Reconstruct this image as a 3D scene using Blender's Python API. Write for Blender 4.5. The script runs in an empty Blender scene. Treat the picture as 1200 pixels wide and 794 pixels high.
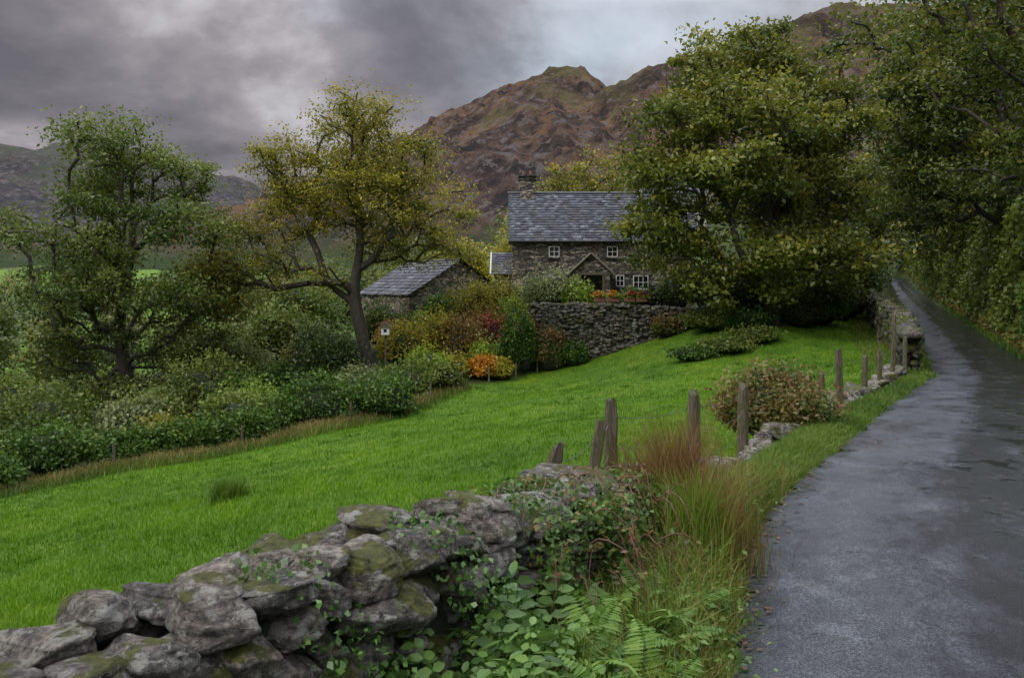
import bpy, bmesh, math, random
import numpy as np
from mathutils import Vector, noise
rng=np.random.default_rng(7); random.seed(7)
scene=bpy.context.scene
# ------------------------------------------------------------------ helpers
def link(o,parent=None):
    scene.collection.objects.link(o)
    if parent is not None: o.parent=parent
    return o
def empty(name,loc=(0,0,0)):
    e=bpy.data.objects.new(name,None); e.empty_display_size=.2
    return link(e)
def mesh_np(name,V,F,mat,parent=None,tint=None,smooth=False,uv=None):
    V=np.asarray(V,dtype=np.float32).reshape(-1,3); F=np.asarray(F,dtype=np.int32)
    k=F.shape[1]; me=bpy.data.meshes.new(name)
    me.vertices.add(len(V)); me.vertices.foreach_set('co',V.ravel())
    me.loops.add(F.size); me.loops.foreach_set('vertex_index',F.ravel())
    me.polygons.add(len(F)); me.polygons.foreach_set('loop_start',np.arange(0,F.size,k,dtype=np.int32))
    if smooth: me.polygons.foreach_set('use_smooth',np.ones(len(F),dtype=bool))
    if tint is not None:
        a=me.attributes.new('tint','FLOAT','FACE'); a.data.foreach_set('value',np.asarray(tint,dtype=np.float32))
    me.update(calc_edges=True)
    if uv is not None:
        l=me.uv_layers.new(name='UVMap'); l.data.foreach_set('uv',np.asarray(uv,dtype=np.float32)[F.ravel()].ravel())
    if mat: me.materials.append(mat)
    return link(bpy.data.objects.new(name,me),parent)
def catmull(P,n):
    P=np.asarray(P,float); P=np.vstack([2*P[0]-P[1],P,2*P[-1]-P[-2]]); out=[]
    for i in range(1,len(P)-2):
        t=np.linspace(0,1,n,endpoint=False)[:,None]; a,b,c,d=P[i-1],P[i],P[i+1],P[i+2]
        out.append(.5*((2*b)+(c-a)*t+(2*a-5*b+4*c-d)*t**2+(3*b-a-3*c+d)*t**3))
    out.append(P[-2][None]); return np.vstack(out)
def sstep(a,b,x):
    t=np.clip((x-a)/(b-a),0,1); return t*t*(3-2*t)
def unit(v): return v/np.maximum(np.linalg.norm(v,axis=-1,keepdims=True),1e-9)
# ------------------------------------------------------------------ materials
def newmat(name):
    m=bpy.data.materials.new(name); m.use_nodes=True; nt=m.node_tree; nt.nodes.clear()
    out=nt.nodes.new('ShaderNodeOutputMaterial'); b=nt.nodes.new('ShaderNodeBsdfPrincipled')
    nt.links.new(b.outputs[0],out.inputs[0]); return m,nt,b,out
def ramp(nt,src,stops,interp='LINEAR'):
    r=nt.nodes.new('ShaderNodeValToRGB'); r.color_ramp.interpolation=interp
    e=r.color_ramp.elements
    while len(e)<len(stops): e.new(.5)
    for i,(p,c) in enumerate(stops):
        e[i].position=p; e[i].color=(c,c,c,1) if isinstance(c,(int,float)) else (*c,1)
    nt.links.new(src,r.inputs[0]); return r
def mix(nt,fac,a,b,mode='MIX'):
    m=nt.nodes.new('ShaderNodeMix'); m.data_type='RGBA'; m.blend_type=mode
    for s,v in ((0,fac),(6,a),(7,b)):
        if hasattr(v,'links'): nt.links.new(v,m.inputs[s])
        elif s==0: m.inputs[0].default_value=v
        else: m.inputs[s].default_value=(*v,1)
    return m.outputs[2]
def math_(nt,op,a,b=0.0,clamp=False):
    m=nt.nodes.new('ShaderNodeMath'); m.operation=op; m.use_clamp=clamp
    for i,v in ((0,a),(1,b)):
        if hasattr(v,'links'): nt.links.new(v,m.inputs[i])
        else: m.inputs[i].default_value=v
    return m.outputs[0]
def noisen(nt,vec,scale,detail=6,rough=.6):
    n=nt.nodes.new('ShaderNodeTexNoise'); n.inputs['Scale'].default_value=scale
    n.inputs['Detail'].default_value=detail; n.inputs['Roughness'].default_value=rough
    if vec is not None: nt.links.new(vec,n.inputs['Vector'])
    return n.outputs['Fac']
def coord(nt,which='Object',sc=None):
    c=nt.nodes.new('ShaderNodeTexCoord').outputs[which]
    if sc:
        mp=nt.nodes.new('ShaderNodeMapping'); mp.inputs['Scale'].default_value=sc
        nt.links.new(c,mp.inputs[0]); return mp.outputs[0]
    return c
def bump(nt,b,h,strength,dist):
    n=nt.nodes.new('ShaderNodeBump'); n.inputs['Strength'].default_value=strength; n.inputs['Distance'].default_value=dist
    nt.links.new(h,n.inputs['Height']); nt.links.new(n.outputs[0],b.inputs['Normal'])
def attr(nt,name='tint'):
    a=nt.nodes.new('ShaderNodeAttribute'); a.attribute_name=name; return a.outputs['Fac']
def leafmat(name,cols,trans=.35,rough=.42,g=1.5):
    m,nt,b,out=newmat(name)
    n=len(cols); r=ramp(nt,attr(nt),[(i/(n-1),tuple(min(.8,x*g) for x in c)) for i,c in enumerate(cols)])
    nt.links.new(r.outputs[0],b.inputs['Base Color']); b.inputs['Roughness'].default_value=rough
    b.inputs['Specular IOR Level'].default_value=.35
    t=nt.nodes.new('ShaderNodeBsdfTranslucent'); nt.links.new(r.outputs[0],t.inputs[0])
    ms=nt.nodes.new('ShaderNodeMixShader'); ms.inputs[0].default_value=trans
    nt.links.new(b.outputs[0],ms.inputs[1]); nt.links.new(t.outputs[0],ms.inputs[2]); nt.links.new(ms.outputs[0],out.inputs[0])
    return m
PAL={
 'ash':leafmat('leaf_ash',[(.03,.05,.009),(.08,.112,.018),(.15,.175,.03)]),
 'olive':leafmat('leaf_olive',[(.06,.068,.01),(.155,.15,.018),(.29,.24,.026)]),
 'syc':leafmat('leaf_sycamore',[(.035,.05,.008),(.1,.118,.016),(.2,.19,.026)]),
 'dark':leafmat('leaf_dark',[(.012,.024,.007),(.035,.06,.013),(.08,.11,.022)]),
 'right':leafmat('leaf_beech',[(.025,.04,.007),(.07,.09,.013),(.15,.15,.023)]),
 'hedge':leafmat('leaf_hedge',[(.02,.045,.007),(.05,.1,.014),(.1,.17,.023)]),
 'yellow':leafmat('leaf_yellow',[(.12,.12,.012),(.28,.25,.025),(.45,.36,.04)],g=1.3),
 'red':leafmat('leaf_red',[(.07,.014,.012),(.17,.03,.025),(.3,.08,.05)]),
 'russet':leafmat('leaf_russet',[(.07,.05,.012),(.17,.1,.025),(.28,.18,.04)],g=1.4),
 'bramble':leafmat('leaf_bramble',[(.02,.045,.008),(.06,.1,.02),(.12,.13,.03),(.17,.1,.035),(.14,.06,.035)]),
 'orange':leafmat('leaf_orange',[(.25,.1,.012),(.45,.19,.02),(.65,.33,.04)],g=1.2),
 'pale':leafmat('leaf_pale',[(.08,.1,.04),(.16,.19,.07),(.28,.3,.12)],g=1.4),
 'lime':leafmat('leaf_lime',[(.07,.12,.012),(.15,.21,.02),(.25,.31,.04)]),
 'ivy':leafmat('leaf_ivy',[(.016,.04,.008),(.045,.1,.018),(.1,.18,.036)],.2,.38),
 'fern':leafmat('leaf_fern',[(.03,.08,.01),(.08,.17,.02),(.16,.25,.035)],.35,g=1.25),
 'herb':leafmat('leaf_herb',[(.03,.065,.013),(.065,.13,.024),(.12,.2,.04)],.25,.4,g=1.4),
 'grass':leafmat('grass_blades',[(.05,.13,.004),(.11,.24,.006),(.2,.33,.012)],.35,g=1),
 'verge':leafmat('verge_blades',[(.035,.08,.009),(.09,.17,.016),(.2,.24,.035)],.35,g=1.15),
 'straw':leafmat('straw_blades',[(.06,.08,.015),(.16,.14,.035),(.29,.23,.07)],.3,g=1.15),
 'rust':leafmat('rust_stalks',[(.07,.05,.018),(.19,.1,.035),(.32,.19,.07)],.2,g=1.1),
 'litter':leafmat('leaf_litter',[(.05,.02,.01),(.12,.05,.02),(.2,.1,.03)],.1,g=1),
 'far':leafmat('leaf_far',[(.045,.06,.02),(.085,.11,.03),(.17,.165,.042)]),
}
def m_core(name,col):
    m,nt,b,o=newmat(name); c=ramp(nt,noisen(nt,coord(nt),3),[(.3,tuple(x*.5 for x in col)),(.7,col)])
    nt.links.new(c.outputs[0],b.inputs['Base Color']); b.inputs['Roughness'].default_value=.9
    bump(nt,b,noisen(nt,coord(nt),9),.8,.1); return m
CORE=m_core('foliage_interior',(.018,.026,.009))  # dark solid standing in for shade inside foliage; also used as wall fill
def m_bark():
    m,nt,b,o=newmat('bark'); v=coord(nt,'Object',(6,6,1.2))
    f=noisen(nt,v,2,8,.7); c=ramp(nt,f,[(.3,(.015,.012,.01)),(.6,(.07,.056,.042)),(.8,(.12,.12,.07))])
    nt.links.new(c.outputs[0],b.inputs['Base Color']); b.inputs['Roughness'].default_value=.85; bump(nt,b,f,.8,.05); return m
BARK=m_bark()
def m_wood(name='weathered_wood',a=(.035,.025,.017),c=(.2,.16,.11)):
    m,nt,b,o=newmat(name); f=noisen(nt,coord(nt,'Object',(40,40,3)),2,8,.75)
    r=ramp(nt,f,[(.38,a),(.6,c)]); g=noisen(nt,coord(nt),9,4)
    gm=ramp(nt,g,[(.48,0),(.58,.8)]); col=mix(nt,gm.outputs[0],r.outputs[0],(.08,.09,.02))
    nt.links.new(col,b.inputs['Base Color']); b.inputs['Roughness'].default_value=.8; bump(nt,b,f,1.,.03); return m
WOOD=m_wood()
def m_plain(name,c,r=.5,met=0):
    m,nt,b,o=newmat(name); f=noisen(nt,coord(nt),14,4); rr=ramp(nt,f,[(.3,tuple(x*.8 for x in c)),(.7,c)])
    nt.links.new(rr.outputs[0],b.inputs['Base Color']); b.inputs['Roughness'].default_value=r; b.inputs['Metallic'].default_value=met; return m
WHITE=m_plain('white_paint',(.75,.74,.7),.4); WIRE=m_plain('galvanised_wire',(.18,.17,.16),.5,.6)
GLASS=m_plain('window_glass',(.012,.014,.016),.06)
def m_stone(name,moss=.5,dark=1.,sc=1.):
    m,nt,b,o=newmat(name); co=coord(nt)
    big=noisen(nt,co,3.4*sc,6,.65); fine=noisen(nt,co,24*sc,12,.8); spot=noisen(nt,co,9*sc,9,.75); mid=noisen(nt,coord(nt,'Object',(1,1,3.5)),7*sc,8,.65)
    base=ramp(nt,fine,[(.38,tuple(x*dark for x in (.03,.028,.026))),(.5,tuple(x*dark for x in (.2,.18,.16))),(.64,tuple(x*dark for x in (.48,.44,.39)))])
    tone=ramp(nt,attr(nt),[(0,(.5,.48,.47)),(.5,(.9,.86,.82)),(1,(1.2,1.1,.98))])
    c=mix(nt,1.,base.outputs[0],tone.outputs[0],'MULTIPLY')
    ml=ramp(nt,mid,[(.38,.35),(.52,1.1)]); c=mix(nt,1.,c,ml.outputs[0],'MULTIPLY')
    lich=ramp(nt,spot,[(.53,0),(.57,.8)]); c=mix(nt,lich.outputs[0],c,tuple(x*dark for x in (.46,.45,.38)))
    geo=nt.nodes.new('ShaderNodeNewGeometry'); sx=nt.nodes.new('ShaderNodeSeparateXYZ'); nt.links.new(geo.outputs['Normal'],sx.inputs[0])
    up=math_(nt,'MULTIPLY',sx.outputs[2],.1); mm=math_(nt,'ADD',math_(nt,'ADD',big,up),moss-.5)
    mk=ramp(nt,mm,[(.585,0),(.625,1)]); mc=ramp(nt,fine,[(.38,(.025,.035,.004)),(.62,(.17,.17,.015))])
    c=mix(nt,mk.outputs[0],c,mc.outputs[0]); nt.links.new(c,b.inputs['Base Color'])
    b.inputs['Roughness'].default_value=.62
    h=math_(nt,'ADD',math_(nt,'ADD',math_(nt,'MULTIPLY',mid,1.6),fine),math_(nt,'MULTIPLY',mk.outputs[0],.3)); bump(nt,b,h,1.,.06/sc); return m
STONE=m_stone('dry_stone',.5,1.,1.); STONE_FAR=m_stone('dry_stone_far',.5,.75,.35); STONE_ROAD=m_stone('dry_stone_mossy',.53,.75,.35)
# ------------------------------------------------------------------ road line
RL=np.array([(-1.4,-12,.1),(-.5,-4,.03),(.1,0,0),(.62,2.5,0),(1.07,4,0),(1.43,5.04,0),(1.75,6,0),(2.2,6.9,0),(2.94,8.2,-.03),(4.07,10,-.1),(7.3,15.4,-.4),
 (12.4,23.7,-.8),(16.6,32,-.93),(21.3,41.6,-.9),(30.2,60.6,-.6),(38.8,80,.1),(47.5,100,1.2),(52.5,112,2.3),(58,126,2.3),(66,146,1.0)])
RLd=catmull(RL,24)
T=unit(np.gradient(RLd[:,:2],axis=0)); NR=np.stack([T[:,1],-T[:,0]],1)
RW=np.interp(np.arange(len(RLd)),[0,len(RLd)*.5,len(RLd)],[3.5,3.4,2.9])
RC=RLd.copy(); RC[:,:2]+=NR*(RW/2)[:,None]
RS=np.concatenate([[0],np.cumsum(np.linalg.norm(np.diff(RC[:,:2],axis=0),axis=1))])
# ------------------------------------------------------------------ terrain
C=np.array([(-6,3,-1.1),(-3,4.2,-.75),(-.7,6.6,-.55),(1.5,9.2,-.55),(3,12,-.65),(5.3,15.6,-.85),(10,23.8,-1.15),(17.5,40,-1.1),(24,58,.1),(-5.8,9,-1.6),
(-8.3,25.8,-3.65),(-14,22,-4.1),(-20,15,-3.8),(-6,33,-3.8),(-2.6,40,-3.4),(1.9,44.2,-3.1),(7.7,44.2,-1.2),(13,43,-.1),(3.5,22,-1.6),(5,33,-2.3),(0,15,-1.4),
(-20,40,-5),(-30,60,-6.5),(-12,46,-3.2),(-6,46,-2.2),(-4,51,-1),(5,55,.3),(-20,80,-4.5),(0,75,2.0),(17,88,8),(-30,110,-5),(0,120,6),(-60,100,-8),(-80,200,-4),(-20,180,5),(40,150,9),
(7,3,.25),(10,2,1.2),(12,12,1.0),(20,20,1.4),(31,35,1.4),(43,60,2.2),(60,90,5),(-10,-15,-.5),(0,-20,.2),(10,-15,.8),(80,40,8),(-60,20,-7),(-40,35,-6.5),(-28,26,-5.2)],float)
def phi(r2): return .5*r2*np.log(r2+1e-9)
n=len(C); A=np.zeros((n+3,n+3)); D=((C[:,None,:2]-C[None,:,:2])**2).sum(2)
A[:n,:n]=phi(D)+np.eye(n)*2.0; A[:n,n]=1; A[:n,n+1:]=C[:,:2]; A[n,:n]=1; A[n+1:,:n]=C[:,:2].T
W_=np.linalg.solve(A,np.concatenate([C[:,2],[0,0,0]]))
def height(x,y):
    x=np.atleast_1d(np.asarray(x,float)); y=np.atleast_1d(np.asarray(y,float)); out=np.empty(len(x))
    for s in range(0,len(x),20000):
        X=x[s:s+20000]; Y=y[s:s+20000]
        d=(X[:,None]-C[None,:,0])**2+(Y[:,None]-C[None,:,1])**2
        h=phi(d)@W_[:n]+W_[n]+W_[n+1]*X+W_[n+2]*Y
        r=np.hypot(X-5,Y-40); far=np.clip((Y-150)*.05,-8,22)+np.clip(X*.06,-6,30)-2+2*np.sin(X*.013)*np.sin(Y*.011+1)
        k=sstep(110,230,r); h=h*(1-k)+far*k; h=np.where(r>230,far,h)
        # levelled cottage terrace
        tx=sstep(1.3,2.1,X)*(1-sstep(11,15,X)); ty=sstep(44.9,45.7,Y)*(1-sstep(60,66,Y)); tt=tx*ty
        h=h*(1-tt)+.3*tt
        h+=.035*np.sin(X*1.3+Y*.7)*np.sin(Y*1.1-X*.4)+.02*np.sin(X*3.1+1)*np.sin(Y*2.7)+.10*np.sin(X*.5+1)*np.sin(Y*.43+X*.2)
        dc=((X[:,None]-RC[None,::3,0])**2+(Y[:,None]-RC[None,::3,1])**2); j=dc.argmin(1)*3
        dd=np.sqrt(dc.min(1)); hw=RW[j]/2; zr=RC[j,2]
        cor=zr-.07+.10*sstep(-.1,.25,dd-hw)
        t=sstep(.35,2.0,dd-hw); out[s:s+20000]=cor*(1-t)+h*t
    return out
def H(x,y): return float(height(x,y)[0])
FIELD=np.array([(-4.5,.5),(-2.2,2.6),(-1.2,4.1),(-.35,5.3),(.4,6.4),(1.2,7.8),(2.2,9.4),(3.4,11.4),(5.6,15.2),(8,18.9),(11.3,23.9),(15.4,32.4),(19.2,41.7),(26,60),(20,62),(15,47),(9.6,44.6),(1.5,44.6),(-2.6,40.5),(-6,33.5),(-9,29.5),(-13,26),(-16,22.6),(-26,16),(-40,8),(-40,-5),(-8,-6)])
def inpoly(x,y,P=FIELD):
    r=np.zeros(len(x),bool); m=len(P)
    for i in range(m):
        x1,y1=P[i]; x2,y2=P[(i+1)%m]
        c=((y1>y)!=(y2>y))&(x<(x2-x1)*(y-y1)/(y2-y1+1e-12)+x1); r^=c
    return r
gx=5+8*np.sinh(np.linspace(-6.5,6.3,400)); gy=8+9*np.sinh(np.linspace(-2.3,6.4,400))
GX,GY=np.meshgrid(gx,gy); gz=height(GX.ravel(),GY.ravel())
nx,ny=len(gx),len(gy); I=np.arange(nx*ny).reshape(ny,nx)
Fq=np.stack([I[:-1,:-1],I[:-1,1:],I[1:,1:],I[1:,:-1]],-1).reshape(-1,4)
def m_ground():
    m,nt,b,o=newmat('meadow_and_ground'); co=coord(nt)
    f1=noisen(nt,co,.35,6,.65); f2=noisen(nt,co,22,8,.75); f3=noisen(nt,co,.03,4); f4=noisen(nt,co,1.6,8,.7)
    grass=ramp(nt,f2,[(.3,(.05,.118,.005)),(.55,(.1,.21,.007)),(.75,(.17,.29,.012))])
    g2=ramp(nt,f1,[(.35,(.66,.74,.8)),(.5,(1.,1.,1.)),(.65,(1.4,1.12,1.))]); grass=mix(nt,1.,grass.outputs[0],g2.outputs[0],'MULTIPLY')
    g3=ramp(nt,f4,[(.38,(.64,.7,.7)),(.5,(1.,1.,1.)),(.62,(1.25,1.08,1.))]); grass=mix(nt,1.,grass,g3.outputs[0],'MULTIPLY')
    rough=ramp(nt,f2,[(.3,(.028,.04,.008)),(.55,(.06,.08,.017)),(.75,(.11,.12,.035))])
    z=attr(nt,'tint'); fieldm=ramp(nt,z,[(.3,0),(.7,1)])
    pat=ramp(nt,f3,[(.42,0),(.46,1)])
    geo=nt.nodes.new('ShaderNodeNewGeometry'); sx=nt.nodes.new('ShaderNodeSeparateXYZ'); nt.links.new(geo.outputs['Position'],sx.inputs[0])
    fr=ramp(nt,math_(nt,'DIVIDE',sx.outputs[1],200.),[(.25,0),(.3,1)]); le=ramp(nt,math_(nt,'ADD',math_(nt,'DIVIDE',sx.outputs[0],60.),.5),[(.7,1),(.85,0)])
    mk=math_(nt,'MAXIMUM',fieldm.outputs[0],math_(nt,'MULTIPLY',math_(nt,'MULTIPLY',fr.outputs[0],le.outputs[0]),pat.outputs[0]))
    nt.links.new(mix(nt,mk,rough.outputs[0],grass),b.inputs['Base Color'])
    b.inputs['Roughness'].default_value=.8; b.inputs['Specular IOR Level'].default_value=.25; bump(nt,b,math_(nt,'ADD',f2,f4),.9,.08); return m
fc=(GX.ravel()[Fq].mean(1),GY.ravel()[Fq].mean(1)); zone=inpoly(*fc).astype(float)
ground=mesh_np('ground',np.stack([GX.ravel(),GY.ravel(),gz],1),Fq,m_ground(),tint=zone,smooth=True)
# ------------------------------------------------------------------ road
def m_road():
    m,nt,b,o=newmat('wet_asphalt'); uv=coord(nt,'UV'); sx=nt.nodes.new('ShaderNodeSeparateXYZ'); nt.links.new(uv,sx.inputs[0])
    a=noisen(nt,coord(nt,'UV',(1,.5,1)),1.1,12,.76); fine=noisen(nt,coord(nt),80,6,.85); med=noisen(nt,coord(nt),11,8,.75); blot=noisen(nt,coord(nt),1.4,8,.72)
    bias=ramp(nt,math_(nt,'DIVIDE',sx.outputs[0],3.5),[(0,.2),(.08,.08),(.2,.06),(.34,.13),(.46,.28),(.6,.22),(.75,.34),(1,.28)])
    w=math_(nt,'ADD',math_(nt,'ADD',a,bias.outputs[0]),math_(nt,'MULTIPLY',med,.2))
    wet=ramp(nt,w,[(.67,0),(.84,1)])
    dry=ramp(nt,fine,[(.4,(.01,.011,.014)),(.5,(.042,.046,.054)),(.6,(.16,.17,.19))]); wc=ramp(nt,fine,[(.42,(.003,.0035,.004)),(.6,(.045,.048,.055))])
    bl=ramp(nt,blot,[(.38,.6),(.6,1.25)])
    c=mix(nt,wet.outputs[0],dry.outputs[0],wc.outputs[0]); c=mix(nt,1.,c,bl.outputs[0],'MULTIPLY')
    nt.links.new(c,b.inputs['Base Color'])
    rg=math_(nt,'SUBTRACT',math_(nt,'ADD',.42,math_(nt,'MULTIPLY',med,.12)),math_(nt,'MULTIPLY',wet.outputs[0],.28)); pd=ramp(nt,math_(nt,'ADD',blot,math_(nt,'MULTIPLY',bias.outputs[0],.12)),[(.55,0),(.6,1)])
    rg2=math_(nt,'SUBTRACT',rg,math_(nt,'MULTIPLY',math_(nt,'MULTIPLY',pd.outputs[0],wet.outputs[0]),.14)); nt.links.new(rg2,b.inputs['Roughness']); b.inputs['Specular IOR Level'].default_value=.55
    hb=math_(nt,'ADD',math_(nt,'MULTIPLY',fine,.6),math_(nt,'MULTIPLY',med,.7)); hb2=math_(nt,'MULTIPLY',hb,math_(nt,'SUBTRACT',1.,math_(nt,'MULTIPLY',pd.outputs[0],.75))); bump(nt,b,hb2,.7,.018); return m
nr=len(RC); ac=np.linspace(0,1,13); V=[];UV=[]
jit=np.array([.06*math.sin(i*1.7)+.05*math.sin(i*.61+2) for i in range(nr)])
for i in range(nr):
    for k,u in enumerate(ac):
        off=u*RW[i]+(jit[i] if k==0 else 0)
        V.append((RLd[i,0]+NR[i,0]*off,RLd[i,1]+NR[i,1]*off,RLd[i,2]+.05*(1-(2*u-1)**2))); UV.append((u*3.5,RS[i]))
I=np.arange(nr*13).reshape(nr,13); F=np.stack([I[:-1,:-1],I[:-1,1:],I[1:,1:],I[1:,:-1]],-1).reshape(-1,4)
mesh_np('road',V,F,m_road(),smooth=True,uv=UV)
# ------------------------------------------------------------------ generic scatter meshes
def leafcloud(name,P,size,tint,mat,parent=None,up=.4,asp=1.5):
    n=len(P); nrm=unit(rng.normal(size=(n,3))+np.array([0,0,up])); a=unit(np.cross(nrm,rng.normal(size=(n,3)))); b=np.cross(nrm,a)
    s=(size*rng.uniform(.6,1.35,n))[:,None]; fold=nrm*s*.12
    V=np.stack([P-a*s*.5*asp,P+b*s*.4+fold-a*s*.1,P+a*s*.5*asp,P-b*s*.4+fold-a*s*.1],1)
    return mesh_np(name,V.reshape(-1,3),np.arange(4*n).reshape(n,4),mat,parent,np.clip(tint,0,1))
def tubes(name,P0,P1,R0,R1,mat,parent=None,sides=6):
    P0=np.asarray(P0,float);P1=np.asarray(P1,float);R0=np.asarray(R0,float);R1=np.asarray(R1,float); n=len(P0)
    d=unit(P1-P0); ref=np.where(np.abs(d[:,2:3])>.9,np.array([[1.,0,0]]),np.array([[0,0,1.]])); u=unit(np.cross(d,ref)); v=np.cross(d,u)
    an=np.linspace(0,2*np.pi,sides,endpoint=False); ring=np.cos(an)[None,:,None]*u[:,None]+np.sin(an)[None,:,None]*v[:,None]
    V=np.concatenate([P0[:,None]+ring*R0[:,None,None],P1[:,None]+ring*R1[:,None,None]],1)
    k=np.arange(sides); q=np.stack([k,(k+1)%sides,(k+1)%sides+sides,k+sides],1)
    F=(q[None]+ (np.arange(n)*2*sides)[:,None,None]).reshape(-1,4)
    return mesh_np(name,V.reshape(-1,3),F,mat,parent,smooth=True)
def polytube(pts,r,P0,P1,R0,R1,taper=.3):
    k=len(pts)-1
    for i in range(k):
        P0.append(pts[i]);P1.append(pts[i+1]);R0.append(r*(1-(1-taper)*i/k));R1.append(r*(1-(1-taper)*(i+1)/k))
def blades(name,B,h,w,lean,tint,mat,parent=None,straight=.5):
    n=len(B); az=rng.uniform(0,2*np.pi,n); d=np.stack([np.cos(az),np.sin(az),np.zeros(n)],1)
    fa=rng.uniform(0,2*np.pi,n); s=np.stack([np.cos(fa),np.sin(fa),np.zeros(n)],1)*(w[:,None]/2)
    up=np.array([0,0,1.]); L=lean[:,None]; hh=h[:,None]
    mid=B+up*hh*.55+d*hh*L*.3*straight*2; tip=B+up*hh*(1-.25*L)+d*hh*L
    V=np.stack([B-s,B+s,mid-s*.8,mid+s*.8,tip],1).reshape(-1,3)
    f=np.array([[0,1,2],[1,3,2],[2,3,4]]); F=(f[None]+(np.arange(n)*5)[:,None,None]).reshape(-1,3)
    return mesh_np(name,V,F,mat,parent,np.repeat(np.clip(tint,0,1),3))
def ico(level):
    bm=bmesh.new(); bmesh.ops.create_icosphere(bm,subdivisions=level,radius=1)
    v=np.array([x.co[:] for x in bm.verts]); f=np.array([[q.index for q in p.verts] for p in bm.faces]); bm.free(); return v,f
ICO={k:ico(k) for k in (1,2,3,4,5)}
def stones(name,cen,dim,yaw,level,mat,parent=None,tilt=.08):
    v0,f0=ICO[level]; VV=[];FF=[];TT=[]; n=len(cen)
    bx=np.sign(v0)*np.abs(v0)**.55
    for i in range(n):
        v=bx.copy()
        for k in range(12 if level>2 else 5):
            nn=unit(rng.normal(size=3)*np.array([1,1,.8])); dd=rng.uniform(.62,1.05); q=v@nn-dd
            v-=np.where(q>0,q,0)[:,None]*nn*.92
        if level>2:
            r=np.zeros(len(v)); am=.055; fr=2.5
            for o_ in range(6 if level>3 else 3):
                ph=rng.uniform(0,6,6); M=rng.normal(size=(3,3))*fr
                q=v@M; r+=am*np.sin(q[:,0]+ph[0]+1.5*np.sin(q[:,1]*.6+ph[1]))*np.cos(q[:,2]*.7+ph[2]); am*=.6; fr*=1.9
            r+=.03*np.sign(np.sin(v[:,2]*rng.uniform(5,9)+v[:,0]*rng.normal(0,.8)+rng.uniform(0,6)))
            v*=(1+r)[:,None]
        v=v*np.asarray(dim[i])/2*1.08
        tx,ty=rng.normal(0,tilt,2); v[:,2]+=v[:,0]*tx+v[:,1]*ty
        c,s=math.cos(yaw[i]),math.sin(yaw[i]); v=np.stack([v[:,0]*c-v[:,1]*s,v[:,0]*s+v[:,1]*c,v[:,2]],1)+np.asarray(cen[i])
        VV.append(v);FF.append(f0+i*len(v0));TT.append(np.full(len(f0),rng.uniform()))
    return mesh_np(name,np.vstack(VV),np.vstack(FF),mat,parent,np.concatenate(TT),smooth=level>2)
def wallpath(P,nsub=20):
    p=catmull(P,nsub); s=np.concatenate([[0],np.cumsum(np.linalg.norm(np.diff(p[:,:2],axis=0),axis=1))]); return p,s
def stone_wall(name,P,level,thick,sl,sh,mat,rough=.03,cap=True,smin=0,smax=1e9,cores=True,parent=None):
    """P rows x,y,ztop"""
    p,s=wallpath(P); tot=min(s[-1],smax); cen=[];dim=[];yaw=[]
    def at(q):
        x=np.interp(q,s,p[:,0]);y=np.interp(q,s,p[:,1]);z=np.interp(q,s,p[:,2])
        x2=np.interp(q+.1,s,p[:,0])-np.interp(q-.1,s,p[:,0]);y2=np.interp(q+.1,s,p[:,1])-np.interp(q-.1,s,p[:,1])
        return x,y,z,math.atan2(y2,x2)
    for side in (-1,1):
        k=0
        while k*sh<6:
            q=smin+rng.uniform(0,sl)
            while q<tot:
                L=sl*rng.uniform(.45,1.6); x,y,z,a=at(q+L/2); g=H(x,y)-.15; zz=g+(k+.5)*sh*1.0
                if zz<z-sh*.35:
                    hh=sh*rng.uniform(.8,1.45); dp=thick*.55
                    o=side*(thick*.27)+rng.normal(0,rough)
                    cen.append((x-math.sin(a)*o,y+math.cos(a)*o,zz+rng.normal(0,sh*.15))); dim.append((L*1.02,dp,hh)); yaw.append(a+rng.normal(0,.13))
                q+=L*.93
            k+=1
    if cap:
        q=smin
        while q<tot:
            L=sl*rng.uniform(.7,1.7); x,y,z,a=at(q+L/2)
            if z-H(x,y)>.1:
                two=rng.uniform()<.45
                for sd_ in ((-1,1) if two else (0,)):
                    o=sd_*thick*.24+rng.normal(0,.02)
                    cen.append((x-math.sin(a)*o,y+math.cos(a)*o,z-.02+rng.normal(0,sh*.18))); dim.append((L*rng.uniform(.9,1.15),thick*rng.uniform(.8,1.1)*(.62 if two else 1),sh*rng.uniform(.8,1.4))); yaw.append(a+rng.normal(0,.2))
            q+=L*.85
    e=empty(name) if parent is None else parent
    stones('stones',cen,dim,yaw,level,mat,e,.12 if level>2 else .06)
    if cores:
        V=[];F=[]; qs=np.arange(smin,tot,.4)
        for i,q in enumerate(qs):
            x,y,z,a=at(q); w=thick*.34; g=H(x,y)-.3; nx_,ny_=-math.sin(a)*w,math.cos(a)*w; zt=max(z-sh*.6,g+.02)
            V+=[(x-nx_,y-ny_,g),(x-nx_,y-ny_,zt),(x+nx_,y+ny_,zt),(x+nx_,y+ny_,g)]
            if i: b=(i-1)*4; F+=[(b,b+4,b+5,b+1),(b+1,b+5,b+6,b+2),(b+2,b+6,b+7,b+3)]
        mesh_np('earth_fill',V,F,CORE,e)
    return e
NW=[(-3.9,-.2,.74),(-2.5,1.4,.74),(-1.55,2.6,.75),(-.78,3.7,.76),(0,4.8,.67),(.7,6.0,.48),(1.5,7.4,.2),(2.5,9.0,-.02),(3.65,11,-.1),(5.7,14.6,-.22),(8.5,18.8,-.45),(11.2,23.2,-.55)]
w_=stone_wall('dry_stone_wall',NW,5,.6,.27,.15,STONE,.05,smin=2.0,smax=5.2)
stone_wall('dry_stone_wall',NW,4,.6,.27,.15,STONE,.05,smin=5.2,smax=9,parent=w_)
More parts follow.
